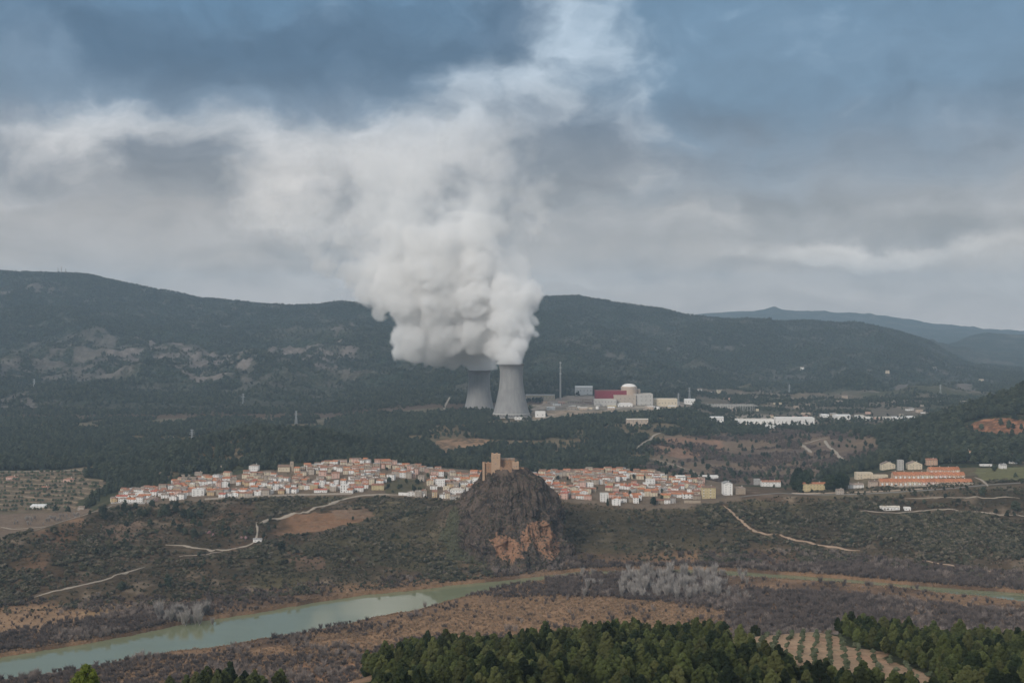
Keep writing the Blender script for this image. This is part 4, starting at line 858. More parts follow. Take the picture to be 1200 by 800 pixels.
def empty(name, loc, rz=0.0, label=None, cat=None, group=None):
    e = bpy.data.objects.new(name, None); COL.objects.link(e); e.location = loc; e.rotation_euler = (0, 0, rz); tag(e, label, cat, group); return e
q = MB(); q.box(-.55, .55, -.05, .03, 0, 1.3, 0); q.box(-.43, .43, -.09, -.052, .1, 1.2, 1); WIN = q.mesh('window', [M['trimw'], M['glass']])
q = MB(); q.box(-.6, .6, -.06, .03, 0, 2.2, 0); q.box(-.5, .5, -.1, -.063, .0, 2.1, 1); DOOR = q.mesh('door', [M['trimw'], M['door']])
q = MB(); q.box(-1.1, 1.1, -1.0, .05, 0, .15, 0); q.box(-1.1, 1.1, -1.0, -.93, .152, 1.0, 0); q.box(-1.1, -1.03, -.92, 0, .152, 1.0, 0); q.box(1.03, 1.1, -.92, 0, .152, 1.0, 0); BALC = q.mesh('balcony', [M['w_white']])
q = MB(); q.box(-.35, .35, -.35, .35, -.6, 1.0, 0); q.box(-.45, .45, -.45, .45, 1.003, 1.15, 0); CHIM = q.mesh('chimney', [M['w_white']])
def house(x, y, zz, wd, dp, h, roof, wc, rc, rz=0.0, floors=2, cols=2, pitch=.36, label='', cat='house', group=None, name='house', balcony=False, door=True, chimney=True, win=True, wscale=1.0, dorm=0, base=5.0, over=.35):
    e = empty(name, (x, y, zz), rz, label, cat, group)
    a, b = wd/2, dp/2; q = MB(); q.box(-a, a, -b, b, -base, h)
    if roof == 'gx':     # ridge along the facade
        rh = b*pitch; q.poly([(-a,-b,h),(-a,b,h),(-a,0,h+rh)]); q.poly([(a,b,h),(a,-b,h),(a,0,h+rh)])
    elif roof == 'gy':
        rh = a*pitch; q.poly([(-a,-b,h),(a,-b,h),(0,-b,h+rh)]); q.poly([(a,b,h),(-a,b,h),(0,b,h+rh)])
    elif roof == 'flat': q.box(-a, a, -b, -b+.25, h+.002, h+.9); q.box(-a, a, b-.25, b, h+.002, h+.9); q.box(-a, -a+.25, -b+.252, b-.252, h+.002, h+.9); q.box(a-.25, a, -b+.252, b-.252, h+.002, h+.9)
    link('wall', q.mesh('wall', [M['w_'+wc]]), e)
    q = MB(); o = over; tk = .22
    def slab(p): 
        b0 = len(q.V); q.V += [tuple(v) for v in p]+[(v[0], v[1], v[2]+tk) for v in p]; n = len(p)
        q.F += [tuple(b0+i for i in range(n))[::-1], tuple(b0+n+i for i in range(n))]+[(b0+i, b0+(i+1) % n, b0+n+(i+1) % n, b0+n+i) for i in range(n)]; q.mi += [0]*(n+2)
    if roof == 'gx':
        s_ = pitch; slab([(-a-o,-b-o,h-o*s_+.02),(a+o,-b-o,h-o*s_+.02),(a+o,0,h+b*s_+.02),(-a-o,0,h+b*s_+.02)]); slab([(a+o,b+o,h-o*s_+.02),(-a-o,b+o,h-o*s_+.02),(-a-o,.003,h+b*s_+.02),(a+o,.003,h+b*s_+.02)]); top = h+b*s_
    elif roof == 'gy':
        s_ = pitch; slab([(-a-o,-b-o,h-o*s_+.02),(-a-o,b+o,h-o*s_+.02),(0,b+o,h+a*s_+.02),(0,-b-o,h+a*s_+.02)][::-1]); slab([(a+o,b+o,h-o*s_+.02),(a+o,-b-o,h-o*s_+.02),(.003,-b-o,h+a*s_+.02),(.003,b+o,h+a*s_+.02)][::-1]); top = h+a*s_
    elif roof == 'hip':
        s_ = pitch; c = min(a, b); top = h+c*s_; X0, X1 = -a+c, a-c
        e4 = [(-a-o,-b-o,h+.02),(a+o,-b-o,h+.02),(a+o,b+o,h+.02),(-a-o,b+o,h+.02)]
        q.poly([e4[0], e4[1], (X1, 0, top), (X0, 0, top)]); q.poly([e4[1], e4[2], (X1+.001, 0, top)]); q.poly([e4[2], e4[3], (X0, 0, top), (X1, 0, top)]); q.poly([e4[3], e4[0], (X0-.001, 0, top)]); q.poly(e4[::-1])
    elif roof == 'shed':
        top = h+dp*.16; slab([(-a-o,-b-o,h+.02),(a+o,-b-o,h+.02),(a+o,b+o,top+.02),(-a-o,b+o,top+.02)])
        for sx in (-a, a): pass
    else: q.box(-a+.3, a-.3, -b+.3, b-.3, h+.003, h+.12); top = h
    link('roof', q.mesh('roof', [M['r_'+rc]]), e)
    fh = h/floors
    if win:
        for f in range(floors):
            for c in range(cols):
                if f == 0 and door and c == cols//2: 
                    d = link('door', DOOR, e, (-a+wd*(c+.5)/cols, -b, 0)); continue
                link('window', WIN, e, (-a+wd*(c+.5)/cols, -b, f*fh+fh*.36)).scale = (wscale, 1, wscale)
                if balcony and f > 0 and c % 2 == 0: link('balcony', BALC, e, (-a+wd*(c+.5)/cols, -b-.1, f*fh+.1))
            if dp > 7: 
                for sx in (-1, 1):
                    o2 = link('window', WIN, e, (sx*a, -b*.3, f*fh+fh*.36)); o2.rotation_euler = (0, 0, sx*math.pi/2); o2.scale = (wscale, 1, wscale)
    if chimney: link('chimney', CHIM, e, (a*.45, b*.25, top-.3*pitch*a*(roof == 'gy')))
    return e
SPC = []     # (x, y, radius) kept clear of the ordinary houses
def special(px, py, wd, dp, h, roof, wc, rc, label, ymin=1300, ymax=2600, rz=0.0, rad=None, **kw):
    x, y, zz = ground(px, py, ymin, ymax); y += dp/2; x = at(px, y)
    SPC.append((x, y, rad or max(wd, dp)*.6)); z0_ = min(gz(x-wd/2, y-dp/2), gz(x+wd/2, y-dp/2), zz+1.0)
    return house(x, y, max(zz-1.0, z0_), wd, dp, h, roof, wc, rc, rz, label=label, **kw)
# --- landmarks of the village
special(265, 550, 17, 11, 5.2, 'gx', 'white', 'weathered', 'low white chapel alone on the hill above the western village', floors=1, cols=4, cat='chapel', chimney=False)
e = special(298, 553, 15, 12, 11, 'hip', 'white', 'weathered', 'big white three-storey house with grey-brown roof on the hill left of the church', floors=3, cols=4)
# church with a bell tower
x, y, zz = ground(333, 553, 1900, 2400); e = empty('church', (x, y+9, zz-1), .08, 'pale stone church with a brown gabled roof and square tower at its right end', 'church'); SPC.append((x, y+9, 16))
q = MB(); q.box(-11, 8, -6, 6, -4, 9); q.poly([(-11,-6,9),(-11,6,9),(-11,0,12)]); link('nave', q.mesh('nave', [M['w_cream']]), e)
q = MB(); q.poly([(-11.5,-6.6,8.8),(8,-6.6,8.8),(8,0,12.3),(-11.5,0,12.3)]); q.poly([(8,6.6,8.8),(-11.5,6.6,8.8),(-11.5,0,12.3),(8,0,12.3)]); link('roof', q.mesh('roof', [M['r_brown']]), e)
q = MB(); q.box(8.02, 13.5, -3, 3, -4, 16); q.box(7.8, 13.7, -3.2, 3.2, 16.003, 16.6); tw = link('bell_tower', q.mesh('bell_tower', [M['w_stone']]), e)
for k in range(3): link('window', WIN, e, (-8+k*5.5, -6, 4)).scale = (1, 1, 1.5)
link('bell_opening', WIN, tw, (10.8, -3, 12.5)).scale = (1.3, 1, 1.5)
special(536, 583, 20, 14, 11.5, 'hip', 'white', 'pale', 'white three-storey house with hipped pale roof low at the foot of the rock, left side', ymin=1500, floors=3, cols=5, rz=-.12)
special(554, 579, 12, 10, 8, 'gx', 'grey', 'weathered', 'grey stone house between the white hipped house and the rock', ymin=1500, floors=2, cols=3)
special(545, 566, 14, 10, 7, 'gx', 'ochre', 'orange', 'ochre house with bright orange roof right beside the rock shoulder', ymin=1500, floors=2, cols=3)
special(558, 563, 20, 12, 6.5, 'gx', 'cream', 'orange', 'wide low house with bright orange roof touching the rock', ymin=1500, floors=2, cols=3)
special(516, 570, 14, 11, 10, 'flat', 'white', 'grey', 'tall white flat-roofed house with many windows left of the rock', ymin=1500, floors=3, cols=4)
special(443, 574, 18, 12, 7, 'gx', 'yellow', 'terracotta', 'yellow house with a wide red-brown roof at the front of the western village', floors=2, cols=4)
special(404, 577, 12, 11, 10.5, 'flat', 'white', 'grey', 'white house with dark open garage levels on the front street of the west', floors=3, cols=3, wscale=1.5)
special(421, 576, 13, 9, 6, 'gx', 'white', 'red', 'white house with red roof on the front street right of the open garages', floors=2, cols=3)
special(376, 577, 19, 8, 4, 'gx', 'white', 'red', 'long low white house with red roof on the front street of the west', floors=1, cols=6)
special(145, 585, 20, 10, 5.5, 'gx', 'white', 'red', 'white house with red roof at the far left end of the village', floors=1, cols=4)
special(170, 584, 18, 9, 5.5, 'gx', 'white', 'orange', 'white house with orange roof, second from the left village end', floors=2, cols=4)
special(212, 577, 22, 11, 7, 'gx', 'ochre', 'weathered', 'ochre building with flat-looking dusty roof in the left part of the village', floors=2, cols=5)
special(233, 581, 18, 11, 10, 'flat', 'white', 'grey', 'tall white terraced house with grey balcony in the left part of the village', floors=3, cols=3, balcony=True)
special(762, 569, 14, 11, 9, 'flat', 'white', 'grey', 'white cubic house with flat roof, left of the dark broad village tree', ymin=1700, floors=3, cols=3)
special(708, 588, 12, 10, 12, 'flat', 'white', 'grey', 'tall narrow white house stepping down the slope above the cypress', ymin=1700, floors=4, cols=3)
special(722, 592, 12, 9, 9, 'gy', 'white', 'orange', 'white house with orange roof at the lowest corner beside the cypress', ymin=1700, floors=3, cols=2)
special(745, 586, 14, 12, 8, 'gx', 'white', 'orange', 'white house with bright orange roof above the small dark tree, east', ymin=1700, floors=2, cols=3, rz=.3)
special(780, 585, 14, 11, 6.5, 'gx', 'yellow', 'orange', 'bright yellow house with orange roof right of the dark broad tree', ymin=1700, floors=2, cols=3)
special(806, 584, 16, 10, 7, 'gx', 'white', 'orange', 'white villa with shaded veranda right of the bright yellow house', ymin=1700, floors=2, cols=3, wscale=1.6)
special(830, 584, 20, 12, 16, 'gx', 'yellow', 'brown', 'big mustard yellow apartment building at the eastern village end', ymin=1700, floors=4, cols=4, balcony=True, cat='apartment building', name='apartment_building')
special(852, 580, 13, 20, 17, 'gy', 'white', 'grey', 'tall white gabled building beside the mustard yellow apartments', ymin=1700, floors=5, cols=2, cat='apartment building', name='apartment_building')
special(867, 579, 15, 12, 9, 'hip', 'stone', 'weathered', 'grey stone house at the right end of the eastern village', ymin=1700, floors=2, cols=2)
special(830, 562, 34, 14, 7, 'flat', 'white', 'white', 'long white hall behind the mustard yellow apartments', ymin=1700, floors=1, cols=8, cat='hall', name='hall', chimney=False)
special(887, 568, 10, 8, 9, 'flat', 'grey', 'grey', 'small grey house left of the long white farmhouse', ymin=1700, floors=2, cols=2)
special(903, 570, 31, 12, 8, 'gx', 'white', 'terracotta', 'long white farmhouse with red-brown roof standing apart right of the village', ymin=1700, floors=2, cols=6)
special(797, 562, 16, 8, 6, 'flat', 'white', 'white', 'small white shed with flat roof behind the eastern village end', ymin=1700, floors=1, cols=2, cat='shed', name='shed')
# --- right-hand quarter
special(953, 575, 43, 13, 11.5, 'gx', 'yellow', 'orange', 'long pale yellow three-storey block with orange roof between the big pines', floors=3, cols=9, cat='apartment building', name='apartment_building', pitch=.3)
special(1002, 572, 24, 11, 6, 'gx', 'white', 'weathered', 'white villa with porch and pale roof right of the big pines', floors=2, cols=5)
special(1012, 561, 26, 14, 10, 'flat', 'cream', 'pale', 'cream flat-roofed school-like block above the white villa', ymax=2400, floors=2, cols=5, cat='apartment building', name='apartment_building', chimney=False)
special(1030, 560, 26, 10, 5, 'flat', 'cream', 'pale', 'low cream wing reaching right from the cream flat-roofed block', ymax=2400, floors=1, cols=4, cat='building', name='building', chimney=False)
special(1023, 571, 13, 9, 9, 'gx', 'tan', 'brown', 'narrow brown brick house left of the terraced orange houses', floors=2, cols=2)
special(1040, 550, 22, 14, 9.5, 'gy', 'cream', 'weathered', 'pale gabled apartment house left of the concrete stair tower', ymax=2500, floors=3, cols=4, cat='apartment building', name='apartment_building', pitch=.4)
special(1055, 551, 9, 9, 16, 'flat', 'concrete', 'grey', 'pale concrete stair tower between the two gabled apartment houses', ymax=2500, floors=6, cols=2, cat='stair tower', name='stair_tower', chimney=False)
special(1071, 550, 23, 14, 9, 'gy', 'cream', 'weathered', 'pale gabled apartment house right of the concrete stair tower', ymax=2500, floors=3, cols=4, cat='apartment building', name='apartment_building', pitch=.4)
special(1091, 545, 18, 12, 9, 'gx', 'salmon', 'terracotta', 'salmon house with brown-red roof behind the terraced orange houses', ymax=2500, floors=3, cols=4)
special(1133, 535, 16, 12, 9, 'hip', 'cream', 'terracotta', 'cream villa with red roof among trees at the upper right', ymax=2600, floors=2, cols=3)
special(1150, 538, 8, 8, 11, 'gy', 'pink', 'red', 'small pink tower house between the cream villa and the white farmhouse', ymax=2600, floors=2, cols=1)
special(1163, 539, 32, 12, 5.5, 'flat', 'tan', 'pale', 'low tan and white farmhouse in front of the tall cypresses', ymax=2600, floors=1, cols=5, chimney=False)
special(1180, 538, 16, 14, 7, 'gx', 'white', 'pale', 'white farmhouse wing with pale roof right of the tall cypresses', ymax=2600, floors=1, cols=2)
special(1155, 546, 20, 5, 2.4, 'flat', 'white', 'white', 'low white shed in the green field under the farmhouse', ymax=2600, floors=1, cols=2, cat='shed', name='shed', chimney=False)
special(1042, 598, 28, 8, 4.2, 'gx', 'white', 'pale', 'long low white barn with pale roof on the slope below the terraced houses', ymin=1500, ymax=1950, floors=1, cols=6, cat='barn', name='barn', chimney=False)
special(1063, 598, 9, 7, 4.0, 'flat', 'white', 'pale', 'small white outbuilding at the right end of the long low barn', ymin=1500, ymax=1950, floors=1, cols=2, cat='barn', name='barn', chimney=False)
special(302, 635, 11, 6, 4, 'gx', 'white', 'grey', 'small whitish shed at the fork of the pale track', ymin=1400, ymax=1900, floors=1, cols=2, cat='shed', name='shed', chimney=False)
special(45, 595, 22, 12, 3.5, 'shed', 'white', 'white', 'long white shed roof in the valley orchard at far left', ymax=2200, floors=1, cols=3, cat='shed', name='shed', chimney=False)
for px, py, wd, lb in [(14, 562, 18, 'pink farmhouse among olive rows at the far left edge'), (81, 564, 17, 'low orange-roofed farmhouse at the right end of the olive terraces'), (52, 574, 15, 'small pink farmhouse in the middle of the olive terraces')]:
    special(px, py, wd, 10, 5, 'hip', 'pink', 'terracotta', lb, ymax=2400, floors=1, cols=3)
for px, py, wd, wc, lb in [(156, 556, 18, 'tan', 'low tan farmhouse in the trees left of the upper village'), (172, 557, 14, 'white', 'white farmhouse second of the line in the trees above the village end'), (190, 557, 14, 'pink', 'pink farmhouse at the right of the line in the trees'), (96, 597, 10, 'beige', 'tiny beige hut on the valley side below the village end'), (218, 560, 14, 'stone', 'stone house at the upper edge above the ochre building'), (233, 557, 12, 'beige', 'small beige house at the dark trees above the ochre building')]:
    special(px, py, wd, 9, 4.5, 'gx', wc, 'weathered', lb, ymax=2500, floors=1, cols=3)
# --- terraced orange houses, one object per house
nth = ['first', 'second', 'third', 'fourth', 'fifth', 'sixth', 'seventh', 'eighth', 'ninth', 'tenth', '11th', '12th', '13th', '14th', '15th', '16th', '17th', '18th', '19th', '20th', '21st', '22nd', '23rd', '24th', '25th', '26th']+['%dth' % i for i in range(27, 31)]+['31st', '32nd', '33rd']+['%dth' % i for i in range(34, 70)]
for ti, (a, b, py, tn) in enumerate([(1030, 1141, 568, 'front'), (1046, 1130, 560, 'middle'), (1088, 1127, 554, 'back')]):
    x0_, y0_, z0_ = ground((a+b)/2, py, 1850, 2300); y0_ += 5; n = int((at(b, y0_)-at(a, y0_))/7.0)
    for i in range(n):
        x = at(a, y0_)+7.0*(i+.5); px_ = x/y0_*F+600; zz = (-(py-.25-HZ)/F*y0_) + (-.4 if i % 5 > 2 else 0)
        e = house(x, y0_+1.5, zz, 7.0, 14, 5.2, 'gx', ['salmon', 'salmon', 'cream', 'pink'][(i//3) % 4], 'orange', 0, 2, 2, .58, 'orange-roofed terraced house, %s from the left in the %s of the three terraces' % (nth[i], tn), 'terraced house', 'orange terraced houses', 'terraced_house', chimney=(i % 2 == 0), base=9, over=.2)
        q = MB(); q.box(-1.3, 1.3, -8.6, -7.02, 0, 2.5); q.poly([(-1.5,-8.8,2.52),(1.5,-8.8,2.52),(0,-8.8,3.4)]); q.poly([(-1.5,-8.8,2.52),(0,-8.8,3.4),(0,-7.03,3.4),(-1.5,-7.03,2.52)]); q.poly([(1.5,-8.8,2.52),(1.5,-7.03,2.52),(0,-7.03,3.4),(0,-8.8,3.4)]); link('porch', q.mesh('porch', [M['w_white']]), e)
    SPC.append((at((a+b)/2, y0_), y0_, 10))
# --- ordinary village houses in rows along the contours
WEST = [(128,588),(150,575),(196,573),(206,565),(240,561),(290,556),(318,556),(352,551),(366,547),(392,542),(445,541),(475,546),(510,549),(560,553),(572,560),(560,580),(530,588),(500,585),(470,578),(440,577),(330,580),(250,583),(180,589)]
EAST = [(618,556),(650,555),(700,552),(735,551),(765,556),(805,560),(825,566),(820,584),(800,588),(760,592),(732,592),(700,586),(675,585),(650,584),(628,574)]
GREEN = [(450,577),(452,566),(470,560),(492,562),(500,572),(500,579)]
wn_, rn_ = 'white white white white white cream cream beige stone ochre pink grey white'.split(), 'orange orange terracotta terracotta terracotta weathered weathered brown red weathered'.split()
HS = []
for side, polyg, a, b in (('left', WEST, 128, 575), ('right', EAST, 615, 828)):
    for r_ in range(15):
        px = a+random.uniform(0, 4); k = 0
        while px < b:
            yb = L8(px, 8)+6; yt = L8(px, 9)+10; y = yb+r_*18.0+5*math.sin(px*.05+r_*1.7)+random.uniform(-2, 2); wd = random.uniform(6.5, 12.0)
            x = at(px, y)+wd/2; px += (wd+(random.choice([0, 0, 0, .3, .8, 3.5])))/y*F
            zz = gz(x, y); row = HZ-zz/y*F; pc = x/y*F+600
            if not inpoly(polyg, np.array([pc]), np.array([row]))[0] or inpoly(GREEN, np.array([pc]), np.array([row]))[0]: continue
            if any((x-sx)**2+(y-sy)**2 < (sr_+4.0)**2 for sx, sy, sr_ in SPC): continue
            if abs(pc-595) < 45 and y < 1775: continue
            if fbm(np.array([x]), np.array([y]), 28, 2, 95)[0] > .27 or random.random() < .05: continue
            HS.append((side, r_, x, y, zz, wd))
print('houses wanted', len(HS))
HS.sort(key=lambda h_: h_[3]); FARH = HS[285:]; HS = HS[:285]
rows_ = {}
for h_ in HS: rows_.setdefault((h_[0], h_[1]), []).append(h_)
rown = {s: {r_: i for i, r_ in enumerate(sorted(r for ss, r in rows_ if ss == s))} for s in ('left', 'right')}
for (s, r_), L in sorted(rows_.items()):
    L.sort(key=lambda h_: h_[2]/h_[3]); run = random.uniform(-.1, .1)
    for k, (s, r_, x, y, zz, wd) in enumerate(L):
        fl = random.choice([2, 2, 2, 3]); wc = random.choice(wn_); rc = random.choice(rn_); dp = random.uniform(8, 11)
        if s == 'right' and rc == 'weathered' and random.random() < .4: rc = 'orange'
        if random.random() < .12: run = random.uniform(-.35, .35)
        rt = random.choices(['gx', 'gy', 'flat', 'shed', 'hip'], [55, 14, 11, 14, 6])[0]
        rcn = rc if rt != 'flat' else 'grey'
        rw = rown[s][r_]
        lb = '%s %s-storey house, %s %s roof, %s from left, %s row up, village %s of rock' % (wc, {2: 'two', 3: 'three'}[fl], {'terracotta': 'red-brown', 'weathered': 'dusty brown', 'orange': 'orange', 'red': 'red', 'brown': 'brown', 'grey': 'grey'}[rcn], 'flat' if rt == 'flat' else 'tiled', nth[k], nth[rw], s)
        lb = lb.replace('dusty brown', 'dusty').replace(' tiled', '') 
        house(x, y, zz-.6, wd, dp, 2.75*fl+random.uniform(-.5, .6), rt, wc, rcn, run+random.uniform(-.06, .06), fl, 2 if wd < 11 else 3, random.uniform(.26, .36), lb, group='houses of the village', chimney=random.random() < .5, balcony=random.random() < .12)
# the houses behind the first 285: one mass
q = MB(); mk = ['w_white', 'w_cream', 'w_beige', 'w_stone', 'w_pink', 'r_orange', 'r_terracotta', 'r_weathered', 'r_brown', 'r_grey', 'glass']
for s, r_, x, y, zz, wd in FARH:
    dp = random.uniform(8, 11); h = random.choice([5.6, 6, 8.2]); a_r = random.uniform(-.25, .25); MX = Matrix.Translation((x, y, zz-.6)) @ Matrix.Rotation(a_r, 4, 'Z'); wm_ = random.choice([0, 0, 0, 1, 1, 2, 2, 3, 4]); rm_ = random.choice([5, 5, 6, 6, 6, 7, 7, 8, 9])
    a, b = wd/2, dp/2; T4 = lambda *p: tuple(MX @ Vector(p))
    q.box(-a, a, -b, b, -5, h, wm_, MX); rh = b*.32
    if rm_ == 9: q.box(-a, a, -b, b, h+.003, h+.5, 9, MX)
    else:
        q.poly([T4(-a,-b,h), T4(-a,b,h), T4(-a,0,h+rh)], wm_); q.poly([T4(a,b,h), T4(a,-b,h), T4(a,0,h+rh)], wm_)
        q.poly([T4(-a-.3,-b-.3,h), T4(a+.3,-b-.3,h), T4(a+.3,0,h+rh+.1), T4(-a-.3,0,h+rh+.1)], rm_); q.poly([T4(a+.3,b+.3,h), T4(-a-.3,b+.3,h), T4(-a-.3,0,h+rh+.11), T4(a+.3,0,h+rh+.11)], rm_)
    for f in range(2 if h < 7 else 3):
        for c in range(2): q.box(-a+wd*(c+.5)/2-.45, -a+wd*(c+.5)/2+.45, -b-.08, -b-.01, f*2.75+1, f*2.75+2.2, 10, MX)
tag(link('village_houses', q.mesh('village_houses', [M[k] for k in mk])), 'houses packed in the back rows of the village behind the front ones', kind='stuff')
# garden trees between the houses
for i in range(120):
    px = random.choice([random.uniform(135, 560), random.uniform(640, 830)]); y = random.uniform(L8(px, 8)+10, L8(px, 9)); x = at(px, y); MID.append(plant('tree', random.choice(MIDP+OLIVE), x, y, 'small dark garden tree squeezed between village houses', 'tree', 'garden trees between the village houses', s=random.uniform(.5, .85)))
# --- walls
def wall_run(pts, h, th, m, label, name='retaining_wall', cat='wall', drop=4.0, ymin=1300, ymax=2600):
    P_ = [ground(px, py, ymin, ymax) for px, py in pts]; q = MB()
    cx, cyy, cz = P_[0]
    for (ax_, ay, az), (bx, by, bz) in zip(P_[:-1], P_[1:]):
        L = math.hypot(bx-ax_, by-ay); nx, ny = -(by-ay)/L*th/2, (bx-ax_)/L*th/2
        b = len(q.V); q.V += [(px_-cx, py_-cyy, pz-cz) for px_, py_, pz in [(ax_-nx, ay-ny, az-drop), (bx-nx, by-ny, bz-drop), (bx+nx, by+ny, bz-drop), (ax_+nx, ay+ny, az-drop), (ax_-nx, ay-ny, az+h), (bx-nx, by-ny, bz+h), (bx+nx, by+ny, bz+h), (ax_+nx, ay+ny, az+h)]]
        q.F += [tuple(b+i for i in f) for f in ((0,3,2,1),(4,5,6,7),(0,1,5,4),(1,2,6,5),(2,3,7,6),(3,0,4,7))]; q.mi += [0]*6
    tag(link(name, q.mesh(name, [m]), None, (cx, cyy, cz)), label, cat)
wall_run([(240,585.5),(280,583.5),(310,582),(345,580.5),(385,579.6),(412,579)], 2.4, .6, M['w_beige'], 'long beige retaining wall under the front street of the western village')
wall_run([(467,580),(482,580.5),(498,582)], 4.2, .6, M['w_white'], 'short curved white retaining wall left of the green terraces')
wall_run([(802,589),(812,589.3),(821,589)], 3.5, 1.5, M['w_stone'], 'grey-green stone garden wall below the white veranda villa', ymin=1700)
wall_run([(130,590),(150,590),(170,590)], 2.2, .5, M['w_grey'], 'low grey garden wall under the far left village houses')
wall_run([(928,578),(945,578.5),(962,578.2),(990,577),(1030,576),(1080,573),(1120,569)], 1.3, .5, M['w_tan'], 'tan roadside wall below the yellow block and terraced houses')
wall_run([(1030,570.5),(1060,570.5),(1100,569),(1141,567.5)], 2.5, .5, M['w_beige'], 'beige garden wall along the front of the terraced orange houses')

# ------------------------------------------------------------------ castle rock
M['rock'] = bpy.data.materials.new('castle_rock'); M['rock'].use_nodes = True; t = NT(M['rock'].node_tree)
geo = t.n('ShaderNodeNewGeometry'); v = geo.outputs['Position']
vs = t.n('ShaderNodeVectorMath', operation='MULTIPLY', ins={0: v, 1: (1, 1, .55)}).outputs[0]
n1_ = t.noise(vs, .35, 6, .7); n2_ = t.noise(v, .06, 5, .6); n3_ = t.noise(v, 1.1, 4, .6)
vr_ = t.n('ShaderNodeTexVoronoi', feature='DISTANCE_TO_EDGE', ins={'Vector': t.n('ShaderNodeVectorMath', operation='ADD', ins={0: vs, 1: t.n('ShaderNodeVectorMath', operation='SCALE', ins={0: t.n('ShaderNodeTexNoise', ins={'Vector': v, 'Scale': .2}).outputs[1], 3: 9.0})}), 'Scale': .085}); crk = t.m('MAXIMUM', t.ramp(vr_.outputs[0], .0, .12), t.ramp(n2_, .40, .6))
c = t.mix(t.ramp(n1_, .35, .7), (.040, .030, .025), (.145, .105, .082)); c = t.mix(t.ramp(n3_, .56, .75), c, (.20, .17, .145)); c = t.mix(crk, (.035, .028, .024), c); c = t.mix(t.ramp(n2_, .45, .7), c, t.mix(n3_, (.075, .056, .044), (.165, .12, .092)))
oc_ = t.n('ShaderNodeAttribute', attribute_name='ochre').outputs['Fac']; gr_ = t.n('ShaderNodeAttribute', attribute_name='turf').outputs['Fac']
c = t.mix(t.ramp(t.m('ADD', oc_, t.m('MULTIPLY', t.m('SUBTRACT', n2_, .5), 1.9)), .35, .95), c, t.mix(n1_, (.18, .105, .07), (.40, .215, .125)))
c = t.mix(t.ramp(t.m('ADD', gr_, t.m('MULTIPLY', t.m('SUBTRACT', n1_, .5), 1.6)), .45, .75), c, (.085, .085, .05))
bn = t.n('ShaderNodeBump', ins={'Strength': 1.0, 'Distance': 1.6, 'Height': t.m('ADD', n1_, t.m('MULTIPLY', crk, .8))})
b = t.n('ShaderNodeBsdfPrincipled', ins={'Base Color': c, 'Roughness': .95, 'Specular IOR Level': .15, 'Normal': bn.outputs[0]}); t.n('ShaderNodeOutputMaterial', ins={0: b})
NA, NH = 420, 190; cyk = 1680.0
ang = np.linspace(0, 2*math.pi, NA, endpoint=False); tt = np.linspace(0, 1, NH)
zt, zb = -199.5, -318.0
Z2 = zt+(zb-zt)*tt
def prof(z_, nodes): return np.interp(-z_, [-n[0] for n in nodes], [n[1] for n in nodes])
row = lambda r: -(r-HZ)/F*1640
Lp = [(zt, 569), (row(562), 566), (row(570), 560), (row(580), 552), (row(590), 545), (row(604), 534), (row(630), 523), (row(650), 516), (zb, 512)]
Rp = [(zt, 617), (row(560), 624), (row(568), 634), (row(580), 642), (row(592), 647), (row(605), 650), (row(620), 650), (row(640), 654), (zb, 660)]
Lx = (prof(Z2, Lp)-600)/F*cyk; Rx = (prof(Z2, Rp)-600)/F*cyk; CX = (Lx+Rx)/2; RX = (Rx-Lx)/2
RY = np.interp(tt, [0, .15, .4, .7, 1], [17, 26, 40, 58, 82])
A_, T_ = np.meshgrid(ang, tt); Zv = np.repeat(Z2[:, None], NA, 1)
ex = .86; ca, sa = np.cos(A_), np.sin(A_)
rr = (np.abs(ca)**(2/ex)+np.abs(sa)**(2/ex))**(-ex/2)
wx_, wy_ = np.cos(A_)*3.2, np.sin(A_)*3.2
cf = fbm(A_*9+np.sin(T_*5), T_*1.4, 1.0, 5, 71, .6); big = fbm(wx_+5, wy_+T_*2.5, 1.0, 4, 72); led = fbm(A_*2.0, T_*16, 1.0, 3, 73); butt = fbm(A_*5.5, T_*1.1, 1.0, 2, 79, ridge=True); shelf = smooth(fbm(A_*3, T_*6, 1.0, 3, 80), -.1, .15); sm_ = fbm(A_*40, T_*22, 1.0, 4, 74, .6); col_ = fbm(A_*26, T_*2.2, 1.0, 3, 75, ridge=True)
k = rr*(1+big*.16+cf*.09+led*.04+butt*.06*np.clip(T_*5, 0, 1)+shelf*.07)+(sm_*1.2+col_*.7+cf*1.6)/np.maximum(RX, 20)[:, None]*np.clip(T_*8, 0, 1)
Xv = CX[:, None]+RX[:, None]*ca*k; Yv_ = cyk+RY[:, None]*sa*k; Zv = Zv+led*1.2*np.clip(T_*6, 0, 1)
n0 = NH*NA; Vr = np.stack([Xv, Yv_, Zv], -1).reshape(-1, 3); Vr = np.concatenate([Vr, [[CX[0], cyk, zt+1.2]]])
I = np.arange(n0).reshape(NH, NA); J = np.roll(I, -1, 1); Fr = np.stack([I[:-1], I[1:], J[1:], J[:-1]], -1).reshape(-1, 4); cap_ = np.stack([np.full(NA, n0), I[0], J[0], J[0]], -1)
rowv = HZ-Vr[:, 2]/Vr[:, 1]*F; colv = Vr[:, 0]/Vr[:, 1]*F+600; front = (Vr[:, 1] < cyk+15).astype(float)
def soft(poly): return inpoly(poly, colv+fbm(Vr[:, 0], Vr[:, 2], 8, 3, 76)*6, rowv+fbm(Vr[:, 0], Vr[:, 2], 8, 3, 77)*6).astype(float)
och = np.maximum(soft([(572,636),(583,626),(600,628),(606,634),(610,655),(598,660),(583,652)]), soft([(606,642),(611,624),(622,613),(638,612),(652,626),(656,648),(644,658),(632,644),(622,636),(612,644)]))*front*.85
och += .35*soft([(565,632),(600,612),(648,604),(662,640),(650,662),(580,664)])*front
